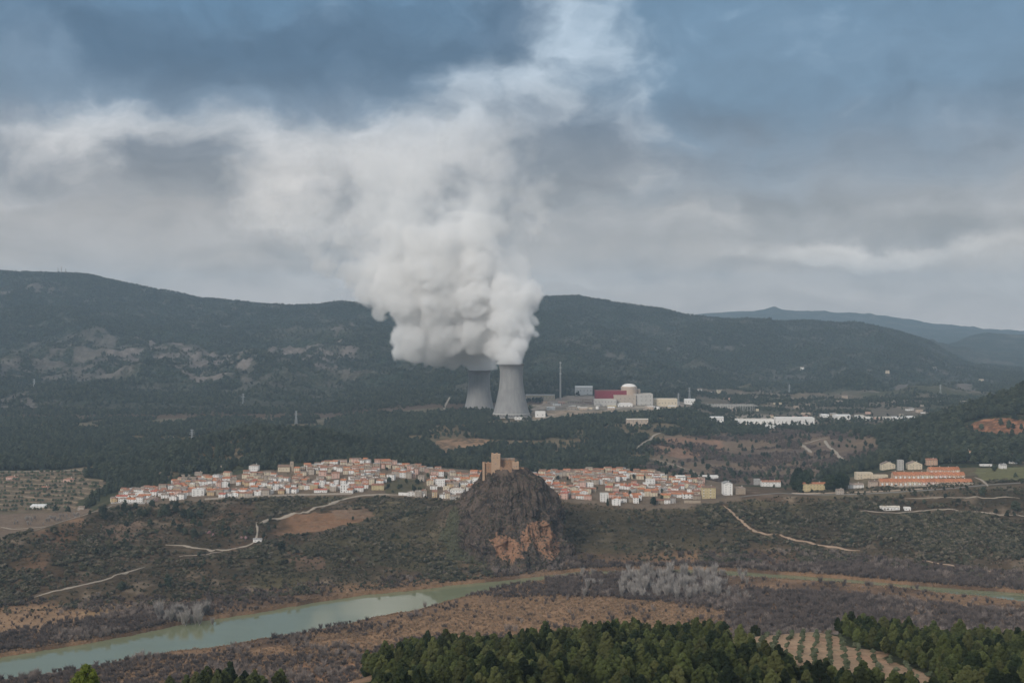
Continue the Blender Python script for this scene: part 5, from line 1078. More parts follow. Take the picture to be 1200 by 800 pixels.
tf = smooth(colv+fbm(Vr[:, 0], Vr[:, 2], 20, 3, 78)*25+(rowv-600)*-.25, 558, 526)*.8+smooth(rowv, 640, 668)*.5
me = bpy.data.meshes.new('castle_rock'); me.from_pydata(Vr.tolist(), [], [tuple(f) for f in Fr.tolist()]+[tuple(f[:3]) for f in cap_.tolist()]); me.materials.append(M['rock'])
for nm, arr in (('ochre', och), ('turf', tf)): a_ = me.attributes.new(nm, 'FLOAT', 'POINT'); a_.data.foreach_set('value', arr.astype(np.float32))
me.polygons.foreach_set('use_smooth', [True]*len(me.polygons)); me.update()
tag(link('castle_rock_hill', me), 'dark basalt crag with an orange scar at its foot', kind='structure')
# bushes clinging to the crag
from mathutils.bvhtree import BVHTree
bv = BVHTree.FromPolygons([tuple(p) for p in Vr.tolist()], [tuple(f) for f in Fr.tolist()])
pts = []
for _ in range(4200):
    px, py = random.uniform(495, 668), random.uniform(556, 668); d = Vector(((px-600)/F, 1, -(py-HZ)/F)).normalized(); hit = bv.ray_cast(Vector((0, 0, 0)), d)
    if hit[0] is None or (hit[1].z < .30 and random.random() < .80) : continue
    if hit[0].z < gz(hit[0].x, hit[0].y)+.2: continue
    pts.append(hit[0]+d*.4)
me = bpy.data.meshes.new('crag_scrub'); me.from_pydata([tuple(p) for p in pts], [], []); n = len(pts)
a_ = me.attributes.new('pick', 'INT', 'POINT'); a_.data.foreach_set('value', rng.integers(0, 3, n).astype(np.int32)); a_ = me.attributes.new('turn', 'FLOAT', 'POINT'); a_.data.foreach_set('value', rng.uniform(0, 6, n).astype(np.float32))
a_ = me.attributes.new('size', 'FLOAT_VECTOR', 'POINT'); a_.data.foreach_set('vector', np.repeat(rng.uniform(.3, .9, n)[:, None], 3, 1).astype(np.float32).ravel())
o = link('crag_scrub', me); md = o.modifiers.new('spread', 'NODES'); md.node_group = scatter_nodes('crag_scrub', sb, None); tag(o, 'scrub clinging to the dark crag', kind='stuff')
# ------------------------------------------------------------------ castle (distance 1675)
M['castle'] = mat('castle_stone', (.34, .205, .125), var=.3, scale=.5, bump=.12, dark=(.26, .16, .10), dscale=.35, dthr=.52)
M['castle2'] = mat('castle_pale_stone', (.43, .29, .195), var=.25, scale=.5, bump=.1)
YC = 1672.0; K_ = YC/F; zr = lambda r: -(r-HZ)*K_
e = empty('castle', (at(589, YC), YC, zr(550)), 0, 'ruddy stone castle with a square keep on top of the dark crag', 'castle')
X_ = lambda px: (px-589)*K_
H_ = lambda r: (550-r)*K_
def cpart(name, a, b, r0, r1, ya, yb, m=0, parent=None, crn=True):
    q = MB(); x0_, x1_ = X_(a), X_(b); z1_ = H_(r0); q.box(x0_, x1_, ya, yb, H_(r1), z1_)
    if crn:
        n = max(2, int((x1_-x0_)/2.4)); wd = (x1_-x0_)/n
        for i in range(n):
            if i % 2 == 0: q.box(x0_+wd*i, x0_+wd*(i+.9), ya, ya+.6, z1_+.003, z1_+.9); q.box(x0_+wd*i, x0_+wd*(i+.9), yb-.6, yb, z1_+.003, z1_+.9)
    return link(name, q.mesh(name, [M['castle2' if m else 'castle']]), parent or e)
kp = cpart('keep', 575.8, 586.3, 531.5, 556, -8, 3.5, 1); cpart('hall', 566.5, 575.7, 542, 560, -6, 5); cpart('corner_tower', 565.5, 568.2, 541, 562, -8.5, -6.05, 1)
cpart('curtain_wall', 586.4, 603, 538.5, 556, 1.5, 7); cpart('gate_tower', 600.2, 608, 541, 557, -7, 1.4, 1); cpart('parapet_wall', 586.5, 600, 546.5, 558, -10, -8.8); cpart('outer_wall', 608.1, 614, 547.5, 560, -2, 1, 0)
q = MB(); q.poly([(X_(586.4), 1.0, H_(539.0)), (X_(603.4), 1.0, H_(539.0)), (X_(603.4), 4.2, H_(536.6)), (X_(586.4), 4.2, H_(536.6))]); q.poly([(X_(603.4), 7.4, H_(538.2)), (X_(586.4), 7.4, H_(538.2)), (X_(586.4), 4.2, H_(536.6)), (X_(603.4), 4.2, H_(536.6))]); link('roof', q.mesh('roof', [M['r_weathered']]), e)
for a, r in ((579, 536), (583, 536), (581, 543)): link('window', WIN, e, (X_(a), -8, H_(r)))
for a, r in ((569, 548), (572.5, 548), (570, 553)): link('window', WIN, e, (X_(a), -6, H_(r)))
for a, r in ((602.5, 546.5), (605.5, 546.5)): link('window', WIN, e, (X_(a), -7, H_(r))).scale = (1, 1, 1.4)
for a in (589, 592.5, 596): link('window', WIN, e, (X_(a), 1.5, H_(543.5)))

# ------------------------------------------------------------------ power station
M['shell'] = bpy.data.materials.new('tower_concrete'); M['shell'].use_nodes = True; t = NT(M['shell'].node_tree); v = t.n('ShaderNodeTexCoord').outputs['Object']
stv = t.n('ShaderNodeVectorMath', operation='MULTIPLY', ins={0: v, 1: (1, 1, .06)}).outputs[0]; n1_ = t.noise(stv, .16, 5, .6); n2_ = t.noise(v, .03, 4, .6)
c = t.mix(t.ramp(n1_, .35, .7), (.25, .243, .235), (.305, .30, .292)); c = t.mix(t.ramp(n2_, .45, .75), c, (.225, .218, .212))
zz_ = t.n('ShaderNodeSeparateXYZ', ins={0: v}).outputs[2]; jn_ = t.m('LESS_THAN', t.m('FRACT', t.m('DIVIDE', zz_, 6.0)), .07); c = t.mix(t.m('MULTIPLY', jn_, .35), c, (.22, .215, .21))
c = t.mix(t.m('MULTIPLY', t.ramp(t.m('ADD', zz_, t.m('MULTIPLY', n1_, 22.0)), 128.0, 140.0), .6), c, (.20, .17, .15))
b = t.n('ShaderNodeBsdfPrincipled', ins={'Base Color': c, 'Roughness': .92, 'Specular IOR Level': .15}); t.n('ShaderNodeOutputMaterial', ins={0: b})
H = 130.0
def tower(cx, cyy, bz, label):
    e = empty('cooling_tower', (cx, cyy, bz), random.uniform(0, 6), label, 'cooling tower', 'cooling towers')
    zs = np.linspace(9.5, H, 44); zth = 104; rt = 28.6
    def rad(z_): return rt*math.sqrt(1+((z_-zth)/(78.0 if z_ < zth else 62.0))**2)
    pr = [(rad(z_), z_) for z_ in zs]+[(rad(H)+.9, H), (rad(H)+.9, H+1.4), (rad(H)-.9, H+1.4)]+[(rad(z_)-.8, z_) for z_ in zs[::-1]]
    q = MB(); q.ring(pr, 96); b = q.mesh('shell', [M['shell']], True); link('shell', b, e)
    q = MB(); q.ring([(rad(9.5)+.15, 7.6), (rad(9.5)+1.0, 7.6), (rad(9.5)+1.0, 9.9), (rad(9.5)+.1, 9.9)], 96); link('base_ring', q.mesh('base_ring', [M['w_concrete']]), e)
    rb_ = rad(9.5); q = MB(); q.bar((rb_+1.8, -1.9, -1), (rb_+.3, 0, 8.2), .42); q.bar((rb_+1.8, 1.9, -1), (rb_+.3, 0, 8.2), .42); cm = q.mesh('support_column', [M['w_grey']])
    for i in range(72): c = link('support_column', cm, e); c.rotation_euler = (0, 0, i/72*2*math.pi)
    q = MB(); q.ring([(rb_-3, -2), (rb_-3, 7.5)], 72); link('fill', q.mesh('fill', [M['glass']]), e)
    q = MB(); q.ring([(rb_+4.5, -3), (rb_+4.5, 1.2), (rb_+4, 1.2), (rb_+4, -3)], 72); link('basin', q.mesh('basin', [M['w_concrete']]), e)
tower(*TOWERS[0], 'right-hand grey cooling tower, nearer and fully in view above the pines')
tower(*TOWERS[1], 'left-hand grey cooling tower, farther back with its top inside the steam')
def plant_b(name, a, b, r1, r0, Y, dp, roof, wc, rc, label, floors=2, cols=6, cat='industrial building', rz=0.0, win=True):
    """a, b columns; r0 base row, r1 eaves row at distance Y; stands on the ground there"""
    x = at((a+b)/2, Y+dp/2); z0_ = -(r0-HZ)/F*Y; g_ = gz(x, Y); h = (r0-r1)/F*Y
    return house(x, Y+dp/2, z0_, (b-a)/F*Y, dp, h, roof, wc, rc, rz, floors, cols, .12 if roof != 'hip' else .3, label, cat, None, name, door=False, chimney=False, win=win, wscale=2.0, base=max(4, z0_-g_+6), over=.6)
PB = plant_b
PB('turbine_hall', 697, 735, 458, 477, 3430, 45, 'flat', 'maroon', 'brown', 'long maroon turbine hall of the power station', 3, 0, 'turbine hall')
PB('annex_building', 696, 722, 468, 478, 3400, 26, 'flat', 'concrete', 'pale', 'pale concrete annex in front of the maroon turbine hall', 2, 7, 'annex')
PB('auxiliary_building', 719, 745, 463, 477, 3415, 20, 'flat', 'beige', 'pale', 'beige stepped building below the reactor dome', 2, 5)
PB('auxiliary_building', 742, 764, 462, 476, 3420, 50, 'flat', 'concrete', 'pale', 'tall beige block right of the reactor building', 3, 4)
PB('auxiliary_building', 743, 750, 456.5, 463, 3455, 20, 'flat', 'beige', 'pale', 'small box standing on the roofline right of the reactor drum', 1, 1)
PB('long_hall', 762, 793, 467.5, 476, 3440, 26, 'flat', 'cream', 'white', 'long cream hall at the right end of the power station', 1, 8)
PB('store', 802, 814, 468, 473, 3700, 24, 'gx', 'white', 'white', 'white store with a low gable right of the long cream hall', 1, 4)
PB('warehouse', 616, 650, 463, 468, 3600, 30, 'gx', 'cream', 'grey', 'long low cream warehouse right of the cooling towers', 1, 9)
PB('warehouse', 674, 694, 453.5, 460.5, 3850, 40, 'gx', 'white', 'white', 'white warehouse on the rise behind the maroon hall', 1, 5)
PB('tank_house', 627, 639, 482.5, 489, 3150, 20, 'flat', 'white', 'white', 'white round-cornered tank house right of the nearer cooling tower', 1, 2)
PB('shed', 734, 759, 491.5, 496, 3000, 26, 'gx', 'tan', 'pale', 'pinkish low shed among pines below the power station', 1, 5)
PB('office_block', 648, 662, 471, 478, 3450, 16, 'flat', 'pink', 'pale', 'pinkish office block left of the plant yard', 2, 5)
PB('office_block', 664, 682, 470, 476, 3500, 16, 'flat', 'beige', 'pale', 'beige office block left of the maroon hall', 2, 6)
PB('office_block', 682, 696, 468, 474, 3560, 16, 'flat', 'tan', 'weathered', 'tan office block close behind the maroon hall left end', 2, 4)
PB('workshop', 624, 646, 474.5, 478.5, 3420, 14, 'gx', 'cream', 'weathered', 'low cream workshop between the cooling tower and offices', 1, 6)
PB('workshop', 648, 657, 474, 477.5, 3400, 14, 'gx', 'white', 'white', 'small white workshop in the middle of the plant yard', 1, 3)
PB('workshop', 712, 722, 475, 479, 3370, 14, 'gx', 'yellow', 'pale', 'small yellow workshop in front of the reactor building', 1, 3)
PB('workshop', 724, 741, 473, 478, 3380, 14, 'hip', 'white', 'white', 'bright white hipped workshop in front of the reactor building', 1, 4)
PB('workshop', 744, 757, 477, 480, 3370, 12, 'gx', 'white', 'pale', 'low white workshop in front of the tall beige block', 1, 4)
PB('workshop', 760, 775, 476.5, 479.5, 3360, 12, 'gx', 'cream', 'grey', 'low cream workshop in front of the long cream hall', 1, 4)
PB('workshop', 664, 676, 477, 481, 3330, 12, 'gx', 'beige', 'weathered', 'beige workshop low in the plant yard', 1, 3)
PB('workshop', 679, 694, 478, 481.5, 3330, 12, 'flat', 'cream', 'pale', 'flat cream workshop low in the plant yard', 1, 4)
PB('workshop', 603, 614, 489, 491.5, 3085, 10, 'flat', 'white', 'white', 'tiny white pump house at the foot of the nearer cooling tower', 1, 3, 'pump house')
PB('workshop', 563, 573, 483, 486, 3240, 10, 'flat', 'white', 'white', 'tiny white pump house between the two cooling towers', 1, 2, 'pump house')
for i in range(16):
    px = random.choice([random.uniform(628, 696), random.uniform(700, 790)]); Yq = random.uniform(3300, 3520); wq = random.uniform(9, 22)
    house(at(px, Yq), Yq, gz(at(px, Yq), Yq), wq, random.uniform(9, 15), random.uniform(3.5, 7), random.choice(['flat', 'gx', 'gx', 'shed']), random.choice(['white', 'cream', 'beige', 'concrete', 'tan']), random.choice(['grey', 'pale', 'white', 'weathered']), random.uniform(-.1, .1), 1, 3, .15, 'low pale shed in the crowded yard of the power station', 'shed', 'sheds in the power station yard', 'yard_shed', chimney=False)
for i, px in enumerate((668, 673, 678, 700, 766, 771)):
    Yq = 3340; e = empty('storage_tank', (at(px, Yq), Yq, gz(at(px, Yq), Yq)), 0, 'white round storage tank in the yard of the power station', 'storage tank', 'storage tanks in the power station yard')
    q = MB(); q.ring([(4.5, -2), (4.5, 6)], 24); link('shell', q.mesh('shell', [M['w_white']], False), e); q = MB(); q.ring([(4.6, 6.0), (2.5, 6.9), (.3, 7.2)], 24, cap=True); link('lid', q.mesh('lid', [M['w_concrete']]), e)
# reactor building: drum with a dome
Yr = 3440.0; kr = Yr/F; zb_ = -(476-HZ)*kr; e = empty('reactor_building', (at(737.5, Yr), Yr+10, zb_), 0, 'round beige reactor building topped by a white dome', 'reactor building')
q = MB(); q.ring([(9.4*kr, -4), (9.4*kr, 23*kr), (8.6*kr, 23*kr), (8.6*kr, 22.6*kr)], 64); link('drum', q.mesh('drum', [M['w_tan']], False), e)
q = MB(); q.ring([(8.5*kr*math.cos(a), 22.8*kr+3.6*kr*math.sin(a)) for a in np.linspace(0, 1.5, 14)], 64, cap=True); link('dome', q.mesh('dome', [M['w_white']], True), e)
q = MB(); q.ring([(9.7*kr, 20.6*kr), (9.7*kr, 21.2*kr)], 64); link('rim', q.mesh('rim', [M['w_concrete']]), e)
# vent stack
M['stackred'] = mat('stack_bands', (.50, .40, .36), var=.1)
Ym = 3640.0; km = Ym/F; e = empty('vent_stack', (at(656.7, Ym), Ym, -(455-HZ)*km), 0, 'tall slim pale vent stack standing alone left of the maroon hall', 'vent stack')
q = MB(); q.ring([(2.6, -40), (2.2, 20*km), (1.9, 31.5*km)], 20, cap=True); link('shaft', q.mesh('shaft', [M['w_concrete']]), e)
for i, h in enumerate((29.5, 24, 17)): q = MB(); q.ring([(3.1, h*km), (3.1, h*km+2.0), (2.0, h*km+2.0)], 20); link('platform', q.mesh('platform', [M['w_white']]), e)
def lattice(name, px, py, Y, h, label, cat='pylon', group=None, w_=3.0, arms=3, r=.22, m=None):
    x = at(px, Y); e = empty(name, (x, Y, gz(x, Y) if py is None else -(py-HZ)/F*Y), random.uniform(-.4, .4), label, cat, group); q = MB()
    for sx in (-1, 1):
        for sy in (-1, 1): q.bar((sx*w_, sy*w_, -3), (sx*.5, sy*.5, h), r)
    for k in range(7):
        f0, f1 = k/7, (k+1)/7; a, b = w_*(1-f0)+.5*f0, w_*(1-f1)+.5*f1
        for s1, s2 in (((-1,-1),(1,-1)), ((1,-1),(1,1)), ((1,1),(-1,1)), ((-1,1),(-1,-1))): q.bar((s1[0]*a, s1[1]*a, f0*h), (s2[0]*b, s2[1]*b, f1*h), r*.6); q.bar((s2[0]*a, s2[1]*a, f0*h), (s1[0]*b, s1[1]*b, f1*h), r*.6)
    link('lattice_mast', q.mesh('lattice_mast', [m or M['metal']]), e)
    for k in range(arms): q = MB(); zz = h*(.72+.12*k); q.bar((-6+k, 0, zz), (0, 0, zz+1), r); q.bar((6-k, 0, zz), (0, 0, zz+1), r); q.bar((-6+k, 0, zz), (6-k, 0, zz), r); link('cross_arm', q.mesh('cross_arm', [m or M['metal']]), e)
for px, Y, h, lb in [(225, 2480, 30, 'steel power pylon over the pine knoll left of centre'), (347, 3300, 34, 'steel power pylon on the forested foot of the mountain'), (285, 3700, 36, 'farther steel power pylon left of the mountain foot pylon'), (40, 4100, 38, 'steel power pylon at far left below the cliffs'), (795, 3560, 36, 'steel pylon at the right end of the power station'), (1102, 4300, 40, 'steel pylon in the flat valley left of the wooded hill'), (808, 3900, 42, 'tall steel pylon behind the white store'), (925, 4400, 38, 'steel pylon in the middle of the flat valley')]:
    lattice('power_pylon', px, None, Y, h, lb, group='power pylons')
for px, h, lb in [(68, 32, 'leftmost of the three radio masts on the ridge'), (72, 40, 'middle and tallest of the three radio masts on the ridge'), (77, 28, 'rightmost of the three radio masts on the ridge')]:
    lattice('radio_mast', px, None, 6990, h, lb, 'radio mast', 'radio masts on the ridge', 1.8, 0, .7, M['w_grey'])
q = MB()
x, y = at(82, 6990), 6990; tag(link('radio_hut', None) if False else house(x, y, gz(x, y), 26, 12, 7, 'flat', 'grey', 'grey', 0, 1, 2, label='low grey hut beside the radio masts on the ridge', cat='hut', name='hut', chimney=False), None)
# switchyard: rows of portal frames
e = empty('switchyard', (at(860, 3650), 3650, gz(at(860, 3650), 3650)), 0, 'grey rows of steel portals in the switchyard on the flat valley floor', 'switchyard')
for r_ in range(3):
    for i in range(14):
        q = MB(); x = (i-7)*9.6; y = r_*26; q.bar((x, y, -3), (x, y, 16), .55); q.bar((x, y, 14), (x+9.6, y, 14), .35); q.bar((x, y, 15.5), (x+9.6, y, 15.5), .3); link('portal', q.mesh('portal', [M['w_concrete']]), e)
PB('relay_house', 886, 889, 479.5, 486, 3640, 10, 'flat', 'cream', 'pale', 'small cream relay house at the right end of the switchyard', 1, 1)
for a, b, r1, r0, Y, roof, lb in [(831, 847, 489.5, 494.5, 3380, 'gx', 'white shed at the left end of the industrial flats'), (862, 906, 492, 497, 3400, 'flat', 'long grey-white low store behind the row of dark trees'), (908, 953, 490, 497.5, 3400, 'flat', 'longest bright white hall on the industrial flats'), (977, 995, 487, 491.5, 3600, 'gx', 'white warehouse right of the longest white hall'), (962, 970, 486.5, 489, 3650, 'gx', 'tiny white shed between the longest hall and the next warehouse'), (1003, 1011, 487.5, 491, 3600, 'gx', 'small white shed with grey roof right of the white warehouse'), (1011, 1021, 489.5, 493, 3560, 'flat', 'grey and white shed at the end of the valley road'), (1045, 1058, 489.5, 493, 3600, 'gx', 'white warehouse in front of the left foot of the wooded hill'), (1062, 1070, 489, 492, 3650, 'gx', 'tiny white warehouse touching the wooded hill foot'), (1035, 1042, 489.5, 492, 3650, 'gx', 'tiny grey-white shed left of the warehouse near the hill'), (898, 908, 499.5, 501.5, 3120, 'flat', 'tiny white shed in front of the dark tree row')]:
    Yg = ground((a+b)/2, r0, 3120, 4700)[1]; PB('warehouse', a, b, r1-.4, r0, Yg, 30, roof, 'white', 'white' if 'grey' not in lb else 'pale', lb, 1, max(2, int((b-a)/5)), 'warehouse')
for i in range(30):
    px, py = random.uniform(835, 1130), random.choice([random.uniform(468, 484), random.uniform(484, 492)]); x, y, zz = ground(px, py, 3150, 4700)
    house(x, y, zz-.5, random.uniform(9, 26), random.uniform(9, 14), random.uniform(4, 6.5), random.choice(['gx', 'gx', 'flat', 'hip']), random.choice(['white', 'cream', 'tan', 'beige', 'pink']), random.choice(['weathered', 'terracotta', 'pale', 'grey']), random.uniform(-.3, .3), 1, 3, .25, 'small pale farm building scattered over the flat valley', 'farm building', 'farm buildings of the flat valley', 'farm_building', chimney=False)
for px, py, wd, wc, rc, lb in [(1110, 541, 14, 'white', 'terracotta', 'white house with red-brown roof left of the cream villa'), (1120, 537, 12, 'cream', 'orange', 'small cream house behind the terraced houses, left of the cream villa'), (1186, 543, 14, 'white', 'weathered', 'white house below the farmhouse wing at far right'), (1194, 536, 14, 'cream', 'terracotta', 'cream house at the far right edge beyond the farmhouse'), (1175, 549, 10, 'white', 'grey', 'tiny white hut in the green field at far right'), (1000, 551, 14, 'white', 'orange', 'white house with orange roof behind the cream school-like block'), (1022, 545, 12, 'cream', 'terracotta', 'cream house left of the first gabled apartment house'), (984, 579, 10, 'beige', 'weathered', 'beige cottage by the road in front of the big pines')]:
    special(px, py, wd, 10, 6, 'gx', wc, rc, lb, ymin=1700, ymax=2600, floors=2, cols=3)
for i, (px, py, wc, lb) in enumerate([(940, 432, 'white', 'tiny white farmhouse high on the right mountain foot'), (1040, 436, 'cream', 'tiny cream farmhouse in the hazy fields far right'), (1095, 432, 'white', 'tiny white farmhouse farthest up the hazy valley'), (1150, 446, 'cream', 'tiny cream farmhouse beside the far red field'), (820, 458, 'white', 'small white house above the white store'), (832, 461, 'white', 'small white house right of the tall pylon'), (843, 459, 'cream', 'small cream house in the trees behind the switchyard'), (990, 466, 'tan', 'tan farmhouse on the flat valley fields'), (905, 470, 'pink', 'pink farmhouse above the switchyard')]):
    x, y, zz = ground(px, py, 3300, 7000); house(x, y, zz-1, 16, 12, 7, 'gx', wc, 'weathered', random.uniform(-.3, .3), 2, 3, label=lb, chimney=False)

# ------------------------------------------------------------------ roads and tracks
M['track'] = mat('pale_track', (.31, .26, .205), var=.2, scale=.15, coord='Object'); M['redtrack'] = mat('reddish_track', (.35, .25, .175), var=.2, scale=.15); M['asphalt'] = mat('asphalt_lane', (.21, .20, .19), var=.12, scale=.2)
def road(name, pts, wd, m, label, ymin=1300, ymax=5000, lift=.35):
    P_ = [ground(px, py, ymin, ymax)[:2] for px, py in pts]; S = []
    for (a, b), (c, d) in zip(P_[:-1], P_[1:]):
        n = max(2, int(math.hypot(c-a, d-b)/3)); S += [(a+(c-a)*i/n, b+(d-b)*i/n) for i in range(n)]
    S.append(P_[-1]); S = np.array(S); 
    for _ in range(6): S[1:-1] = (S[:-2]+S[1:-1]*2+S[2:])/4
    T = np.gradient(S, axis=0); T /= np.linalg.norm(T, axis=1)[:, None]+1e-9; N = np.stack([-T[:, 1], T[:, 0]], 1); n = len(S); wv_ = wd*.62*(1+.5*fbm(S[:, 0], S[:, 1], 22, 3, 91))*np.clip(np.minimum(np.arange(n), n-1-np.arange(n))/6, .15, 1)
    V = []; 
    for s in (-.5, -.2, .2, .5):
        Q = S+N*(wv_[:, None]*s); V.append(np.stack([Q[:, 0], Q[:, 1], grid_at(Q[:, 0], Q[:, 1])+lift+(.15 if abs(s) < .3 else 0)], 1))
    V = np.concatenate(V); Fx = [(j*n+i, (j+1)*n+i, (j+1)*n+i+1, j*n+i+1) for j in range(3) for i in range(n-1)]
    V = np.concatenate([V, V[:n]-[0, 0, 2], V[3*n:]-[0, 0, 2]]); Fx += [(i, i+1, 4*n+i+1, 4*n+i) for i in range(n-1)]+[(3*n+i+1, 3*n+i, 5*n+i, 5*n+i+1) for i in range(n-1)]
    tag(link(name, mesh_np(name, V, Fx, [m], smooth_=True)), label, kind='structure')
for nm, pts_, wd_, mk_, lb_, ym_ in ROADS: road(nm, pts_, wd_, M[mk_], lb_, ym_)
# ------------------------------------------------------------------ steam plume
def up3(shape, wl, vox, seed):
    """smooth random field on the grid with wavelength wl metres"""
    r = np.random.default_rng(seed); out = r.normal(0, 1, [int(n*vox/wl)+5 for n in shape])
    for ax_, n in enumerate(shape):
        x = np.arange(n)*vox/wl+1+r.uniform(0, 1); i = np.clip(x.astype(int), 1, out.shape[ax_]-3); f = x-i
        o = np.moveaxis(out, ax_, 0); s = (slice(None),)+(None,)*(o.ndim-1); f = f[s]
        a, b, c, d = o[i-1], o[i], o[i+1], o[i+2]
        w0, w1, w2, w3 = (1-f)**3/6, (3*f**3-6*f**2+4)/6, (-3*f**3+3*f**2+3*f+1)/6, f**3/6
        out = np.moveaxis(a*w0+b*w1+c*w2+d*w3, 0, ax_)
    return out*1.9
YP = 3230.0
BL = [ # column, row, radius in photo px, depth shift in m, density
 (598,419,14,-60,1),(600,404,17,-55,1),(604,390,16,-50,1),(585,408,16,-30,1),(562,428,13,190,1),(566,415,18,160,1),(575,398,24,60,1),(550,410,21,100,1),(528,410,20,80,1),(505,411,20,70,1),(482,408,18,60,1),(464,410,11,60,1),
 (602,372,18,-40,1),(592,378,24,-20,1),(560,380,32,30,1),(520,385,32,50,1),(488,392,24,50,1),(468,396,15,60,1),(605,348,18,-30,1),(590,345,28,-10,1),(560,345,38,20,1),(518,350,38,30,1),(478,350,30,40,1),(446,345,22,50,.9),(425,335,17,60,.7),
 (598,318,22,0,1),(560,310,40,20,1),(510,310,42,30,1),(466,315,32,40,1),(430,312,24,60,.8),(402,318,18,60,.55),(378,305,18,60,.4),(600,288,24,10,.7),(562,275,42,20,.7),(510,272,46,30,.65),(455,278,38,50,.6),(408,282,30,60,.5),(370,272,26,70,.4),(335,262,22,70,.32),
 (606,250,28,20,.35),(560,230,44,30,.3),(495,232,48,40,.32),(435,238,38,50,.32),(380,238,30,70,.28),(330,240,26,80,.24),(290,236,20,80,.2),(612,215,28,30,.2),(575,195,40,30,.16),(510,195,44,50,.18),(440,200,38,60,.16),(370,208,32,70,.15),(310,208,26,80,.12),(268,200,20,80,.1),
 (600,165,30,30,.1),(545,160,30,50,.08)]
vox = 3.6
lo = np.array([at(225, YP), YP-175, -(446-HZ)/F*YP]); hi = np.array([at(745, YP), YP+330, -(112-HZ)/F*YP])
shp = [int((hi[i]-lo[i])/vox)+1 for i in range(3)]; hi = lo+(np.array(shp)-1)*vox
ax3 = [lo[i]+np.arange(shp[i])*vox for i in range(3)]
GX, GY, GZ = [a.astype(np.float32) for a in np.meshgrid(*ax3, indexing='ij')]
hh = np.clip((GZ-lo[2])/(hi[2]-lo[2]), 0, 1)
w1 = up3(shp, 85, vox, 1); w2 = up3(shp, 85, vox, 2); w3_ = up3(shp, 85, vox, 3); amp = 6+22*hh
wx3 = GX+w1*amp+up3(shp, 34, vox, 4)*(2+6*hh); wy3 = GY+w2*amp; wz3 = GZ+w3_*amp*.8+up3(shp, 34, vox, 5)*(2+6*hh)
sdf = np.full(shp, 1e3, np.float32); dn = np.zeros(shp, np.float32)
for px, py, r, dy, dens in BL:
    cx, cz = at(px, YP), -(py-HZ)/F*YP; rr_ = r*YP/F
    d = np.sqrt((wx3-cx)**2+((wy3-YP-dy)*.85)**2+(wz3-cz)**2)-rr_; kk_ = d < sdf; dn = np.where(kk_, dens, dn); sdf = np.minimum(sdf, d)
del w1, w2, w3_
b1 = np.abs(up3(shp, 46, vox, 11)); b2 = np.abs(up3(shp, 24, vox, 12)); b3 = np.abs(up3(shp, 13, vox, 13)); 
low_ = 1-np.clip((hh-.20)/.28, 0, 1); core_ = np.clip(1.15-hh*1.2, .25, 1)
b4 = np.abs(up3(shp, 9, vox, 16)); sdf = sdf-(b1*17+b2*12+b3*7+b4*3.5-16)*(.75+.9*hh)
edge = 4+60*np.clip((hh-.25)/.6, 0, 1)**1.2
f = np.clip(-sdf/edge+.15, 0, 1); f = f*f*(3-2*f)
brk = np.clip(.42+up3(shp, 75, vox, 14)*.50+up3(shp, 28, vox, 15)*.38+up3(shp, 12, vox, 17)*.24, 0.01, 1.4)
dens = f*(low_+(1-low_)*brk)*(dn*(1-low_)+low_*np.maximum(dn, .6))
# the throats of the towers stay narrow
cz_ = -119.5
for cx, cyy, bz in TOWERS:
    zz = GZ-(bz+131); rad_ = np.hypot(GX-cx+np.maximum(zz, 0)*.15, GY-cyy); col3 = np.clip((27+np.maximum(zz, 0)*.35+b2*3-rad_)/4, 0, 1)*((zz > -4) & (zz < 40)); dens = np.maximum(dens, col3)
    dens *= ~((zz < 0) & (rad_ > 27) & (rad_ < 70)) 
    dens *= ~(zz < -5)*1.0 if False else 1.0
    print('tower top', bz+131)
for i in range(3):
    s = [slice(None)]*3
    for k in range(2): s[i] = k; dens[tuple(s)] = 0; s[i] = -1-k; dens[tuple(s)] = 0; s[i] = slice(None)
print('plume grid', shp, dens.mean())
me = bpy.data.meshes.new('steam_plume'); nP = dens.size; me.vertices.add(nP); me.vertices.foreach_set('co', np.stack([GX, GY, GZ], -1).astype(np.float32).ravel())
a_ = me.attributes.new('thickness', 'FLOAT', 'POINT'); a_.data.foreach_set('value', dens.astype(np.float32).ravel())
sm = bpy.data.materials.new('steam'); sm.use_nodes = True; t = NT(sm.node_tree)
pvn = t.n('ShaderNodeVolumePrincipled', ins={'Color': (.999, .997, .992, 1), 'Density': STEAM, 'Anisotropy': 0.0}); pvn.inputs['Density Attribute'].default_value = 'density'
out = t.n('ShaderNodeOutputMaterial'); t.t.links.new(pvn.outputs[0], out.inputs['Volume'])
me.materials.append(sm)
ng = bpy.data.node_groups.new('steam_volume', 'GeometryNodeTree')
ng.interface.new_socket('Geometry', in_out='INPUT', socket_type='NodeSocketGeometry'); ng.interface.new_socket('Geometry', in_out='OUTPUT', socket_type='NodeSocketGeometry')
N = ng.nodes; K = ng.links; gi = N.new('NodeGroupInput'); go = N.new('NodeGroupOutput')
vc = N.new('GeometryNodeVolumeCube'); vc.inputs['Min'].default_value = tuple(lo); vc.inputs['Max'].default_value = tuple(hi)
for i, nm in enumerate(('Resolution X', 'Resolution Y', 'Resolution Z')): vc.inputs[nm].default_value = shp[i]
ps = N.new('GeometryNodeInputPosition'); sp_ = N.new('ShaderNodeSeparateXYZ'); K.new(ps.outputs[0], sp_.inputs[0])
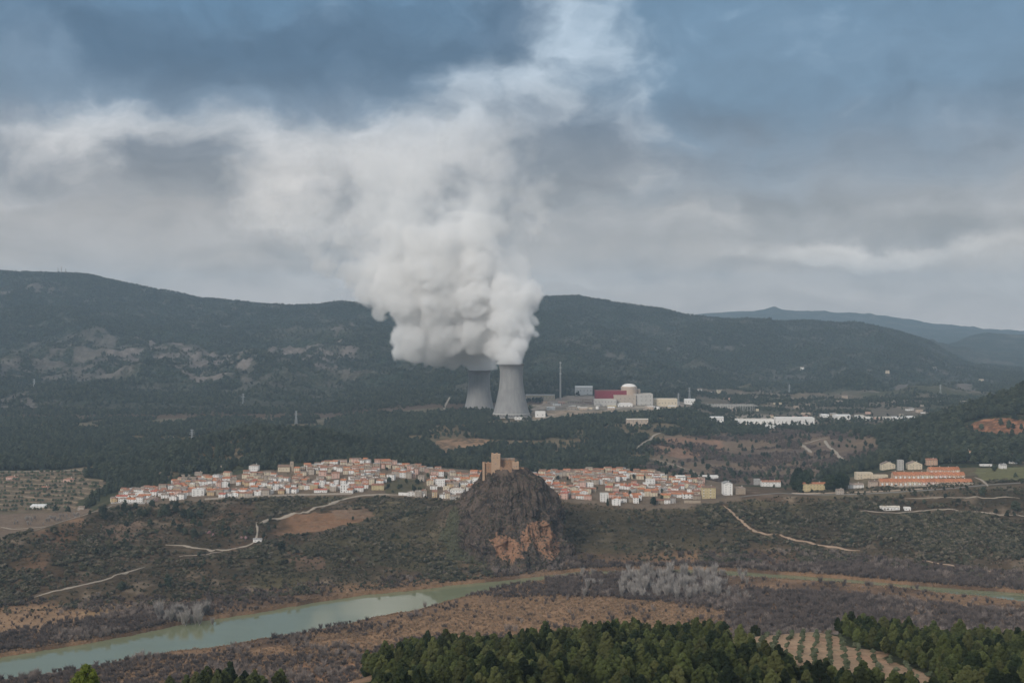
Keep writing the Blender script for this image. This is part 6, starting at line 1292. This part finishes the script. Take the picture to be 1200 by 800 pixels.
def mth(op, a, b=None, c=None):
    n_ = N.new('ShaderNodeMath'); n_.operation = op
    for i, v in enumerate((a, b, c)):
        if v is None: continue
        if isinstance(v, bpy.types.NodeSocket): K.new(v, n_.inputs[i])
        else: n_.inputs[i].default_value = float(v)
    return n_.outputs[0]
ix = [mth('ROUND', mth('DIVIDE', mth('SUBTRACT', sp_.outputs[i], lo[i]), vox)) for i in range(3)]
idx = mth('ADD', mth('MULTIPLY', mth('ADD', mth('MULTIPLY', ix[0], shp[1]), ix[1]), shp[2]), ix[2])
si = N.new('GeometryNodeSampleIndex'); si.data_type = 'FLOAT'; si.domain = 'POINT'; si.clamp = True; K.new(gi.outputs[0], si.inputs['Geometry'])
na = N.new('GeometryNodeInputNamedAttribute'); na.data_type = 'FLOAT'; na.inputs[0].default_value = 'thickness'; K.new(na.outputs[0], si.inputs['Value']); K.new(idx, si.inputs['Index']); K.new(si.outputs['Value'], vc.inputs['Density'])
smn = N.new('GeometryNodeSetMaterial'); smn.inputs['Material'].default_value = sm; K.new(vc.outputs[0], smn.inputs[0]); K.new(smn.outputs[0], go.inputs[0])
pl = link('steam_plume', me); md = pl.modifiers.new('volume', 'NODES'); md.node_group = ng
tag(pl, 'billowing white steam rising from the cooling towers and drifting left', kind='stuff')
# ------------------------------------------------------------------ haze
hz = bpy.data.materials.new('haze'); hz.use_nodes = True; t = NT(hz.node_tree)
pv_ = t.n('ShaderNodeVolumePrincipled', ins={'Color': (.58, .77, .96, 1), 'Density': HAZE, 'Anisotropy': 0.0})
out = t.n('ShaderNodeOutputMaterial'); t.t.links.new(pv_.outputs[0], out.inputs['Volume'])
x0, x1, y0, y1, z0, z1 = -9100, 9100, -2600, 17600, -332, 560
V = [(x0,y0,z0),(x1,y0,z0),(x1,y1,z0),(x0,y1,z0),(x0,y0,z1),(x1,y0,z1),(x1,y1,z1),(x0,y1,z1)]
Fh = [(0,3,2,1),(4,5,6,7),(0,1,5,4),(1,2,6,5),(2,3,7,6),(3,0,4,7)]
tag(link('haze', mesh_np('haze', V, Fh, [hz])), 'thin bluish haze filling the valley air', kind='stuff')
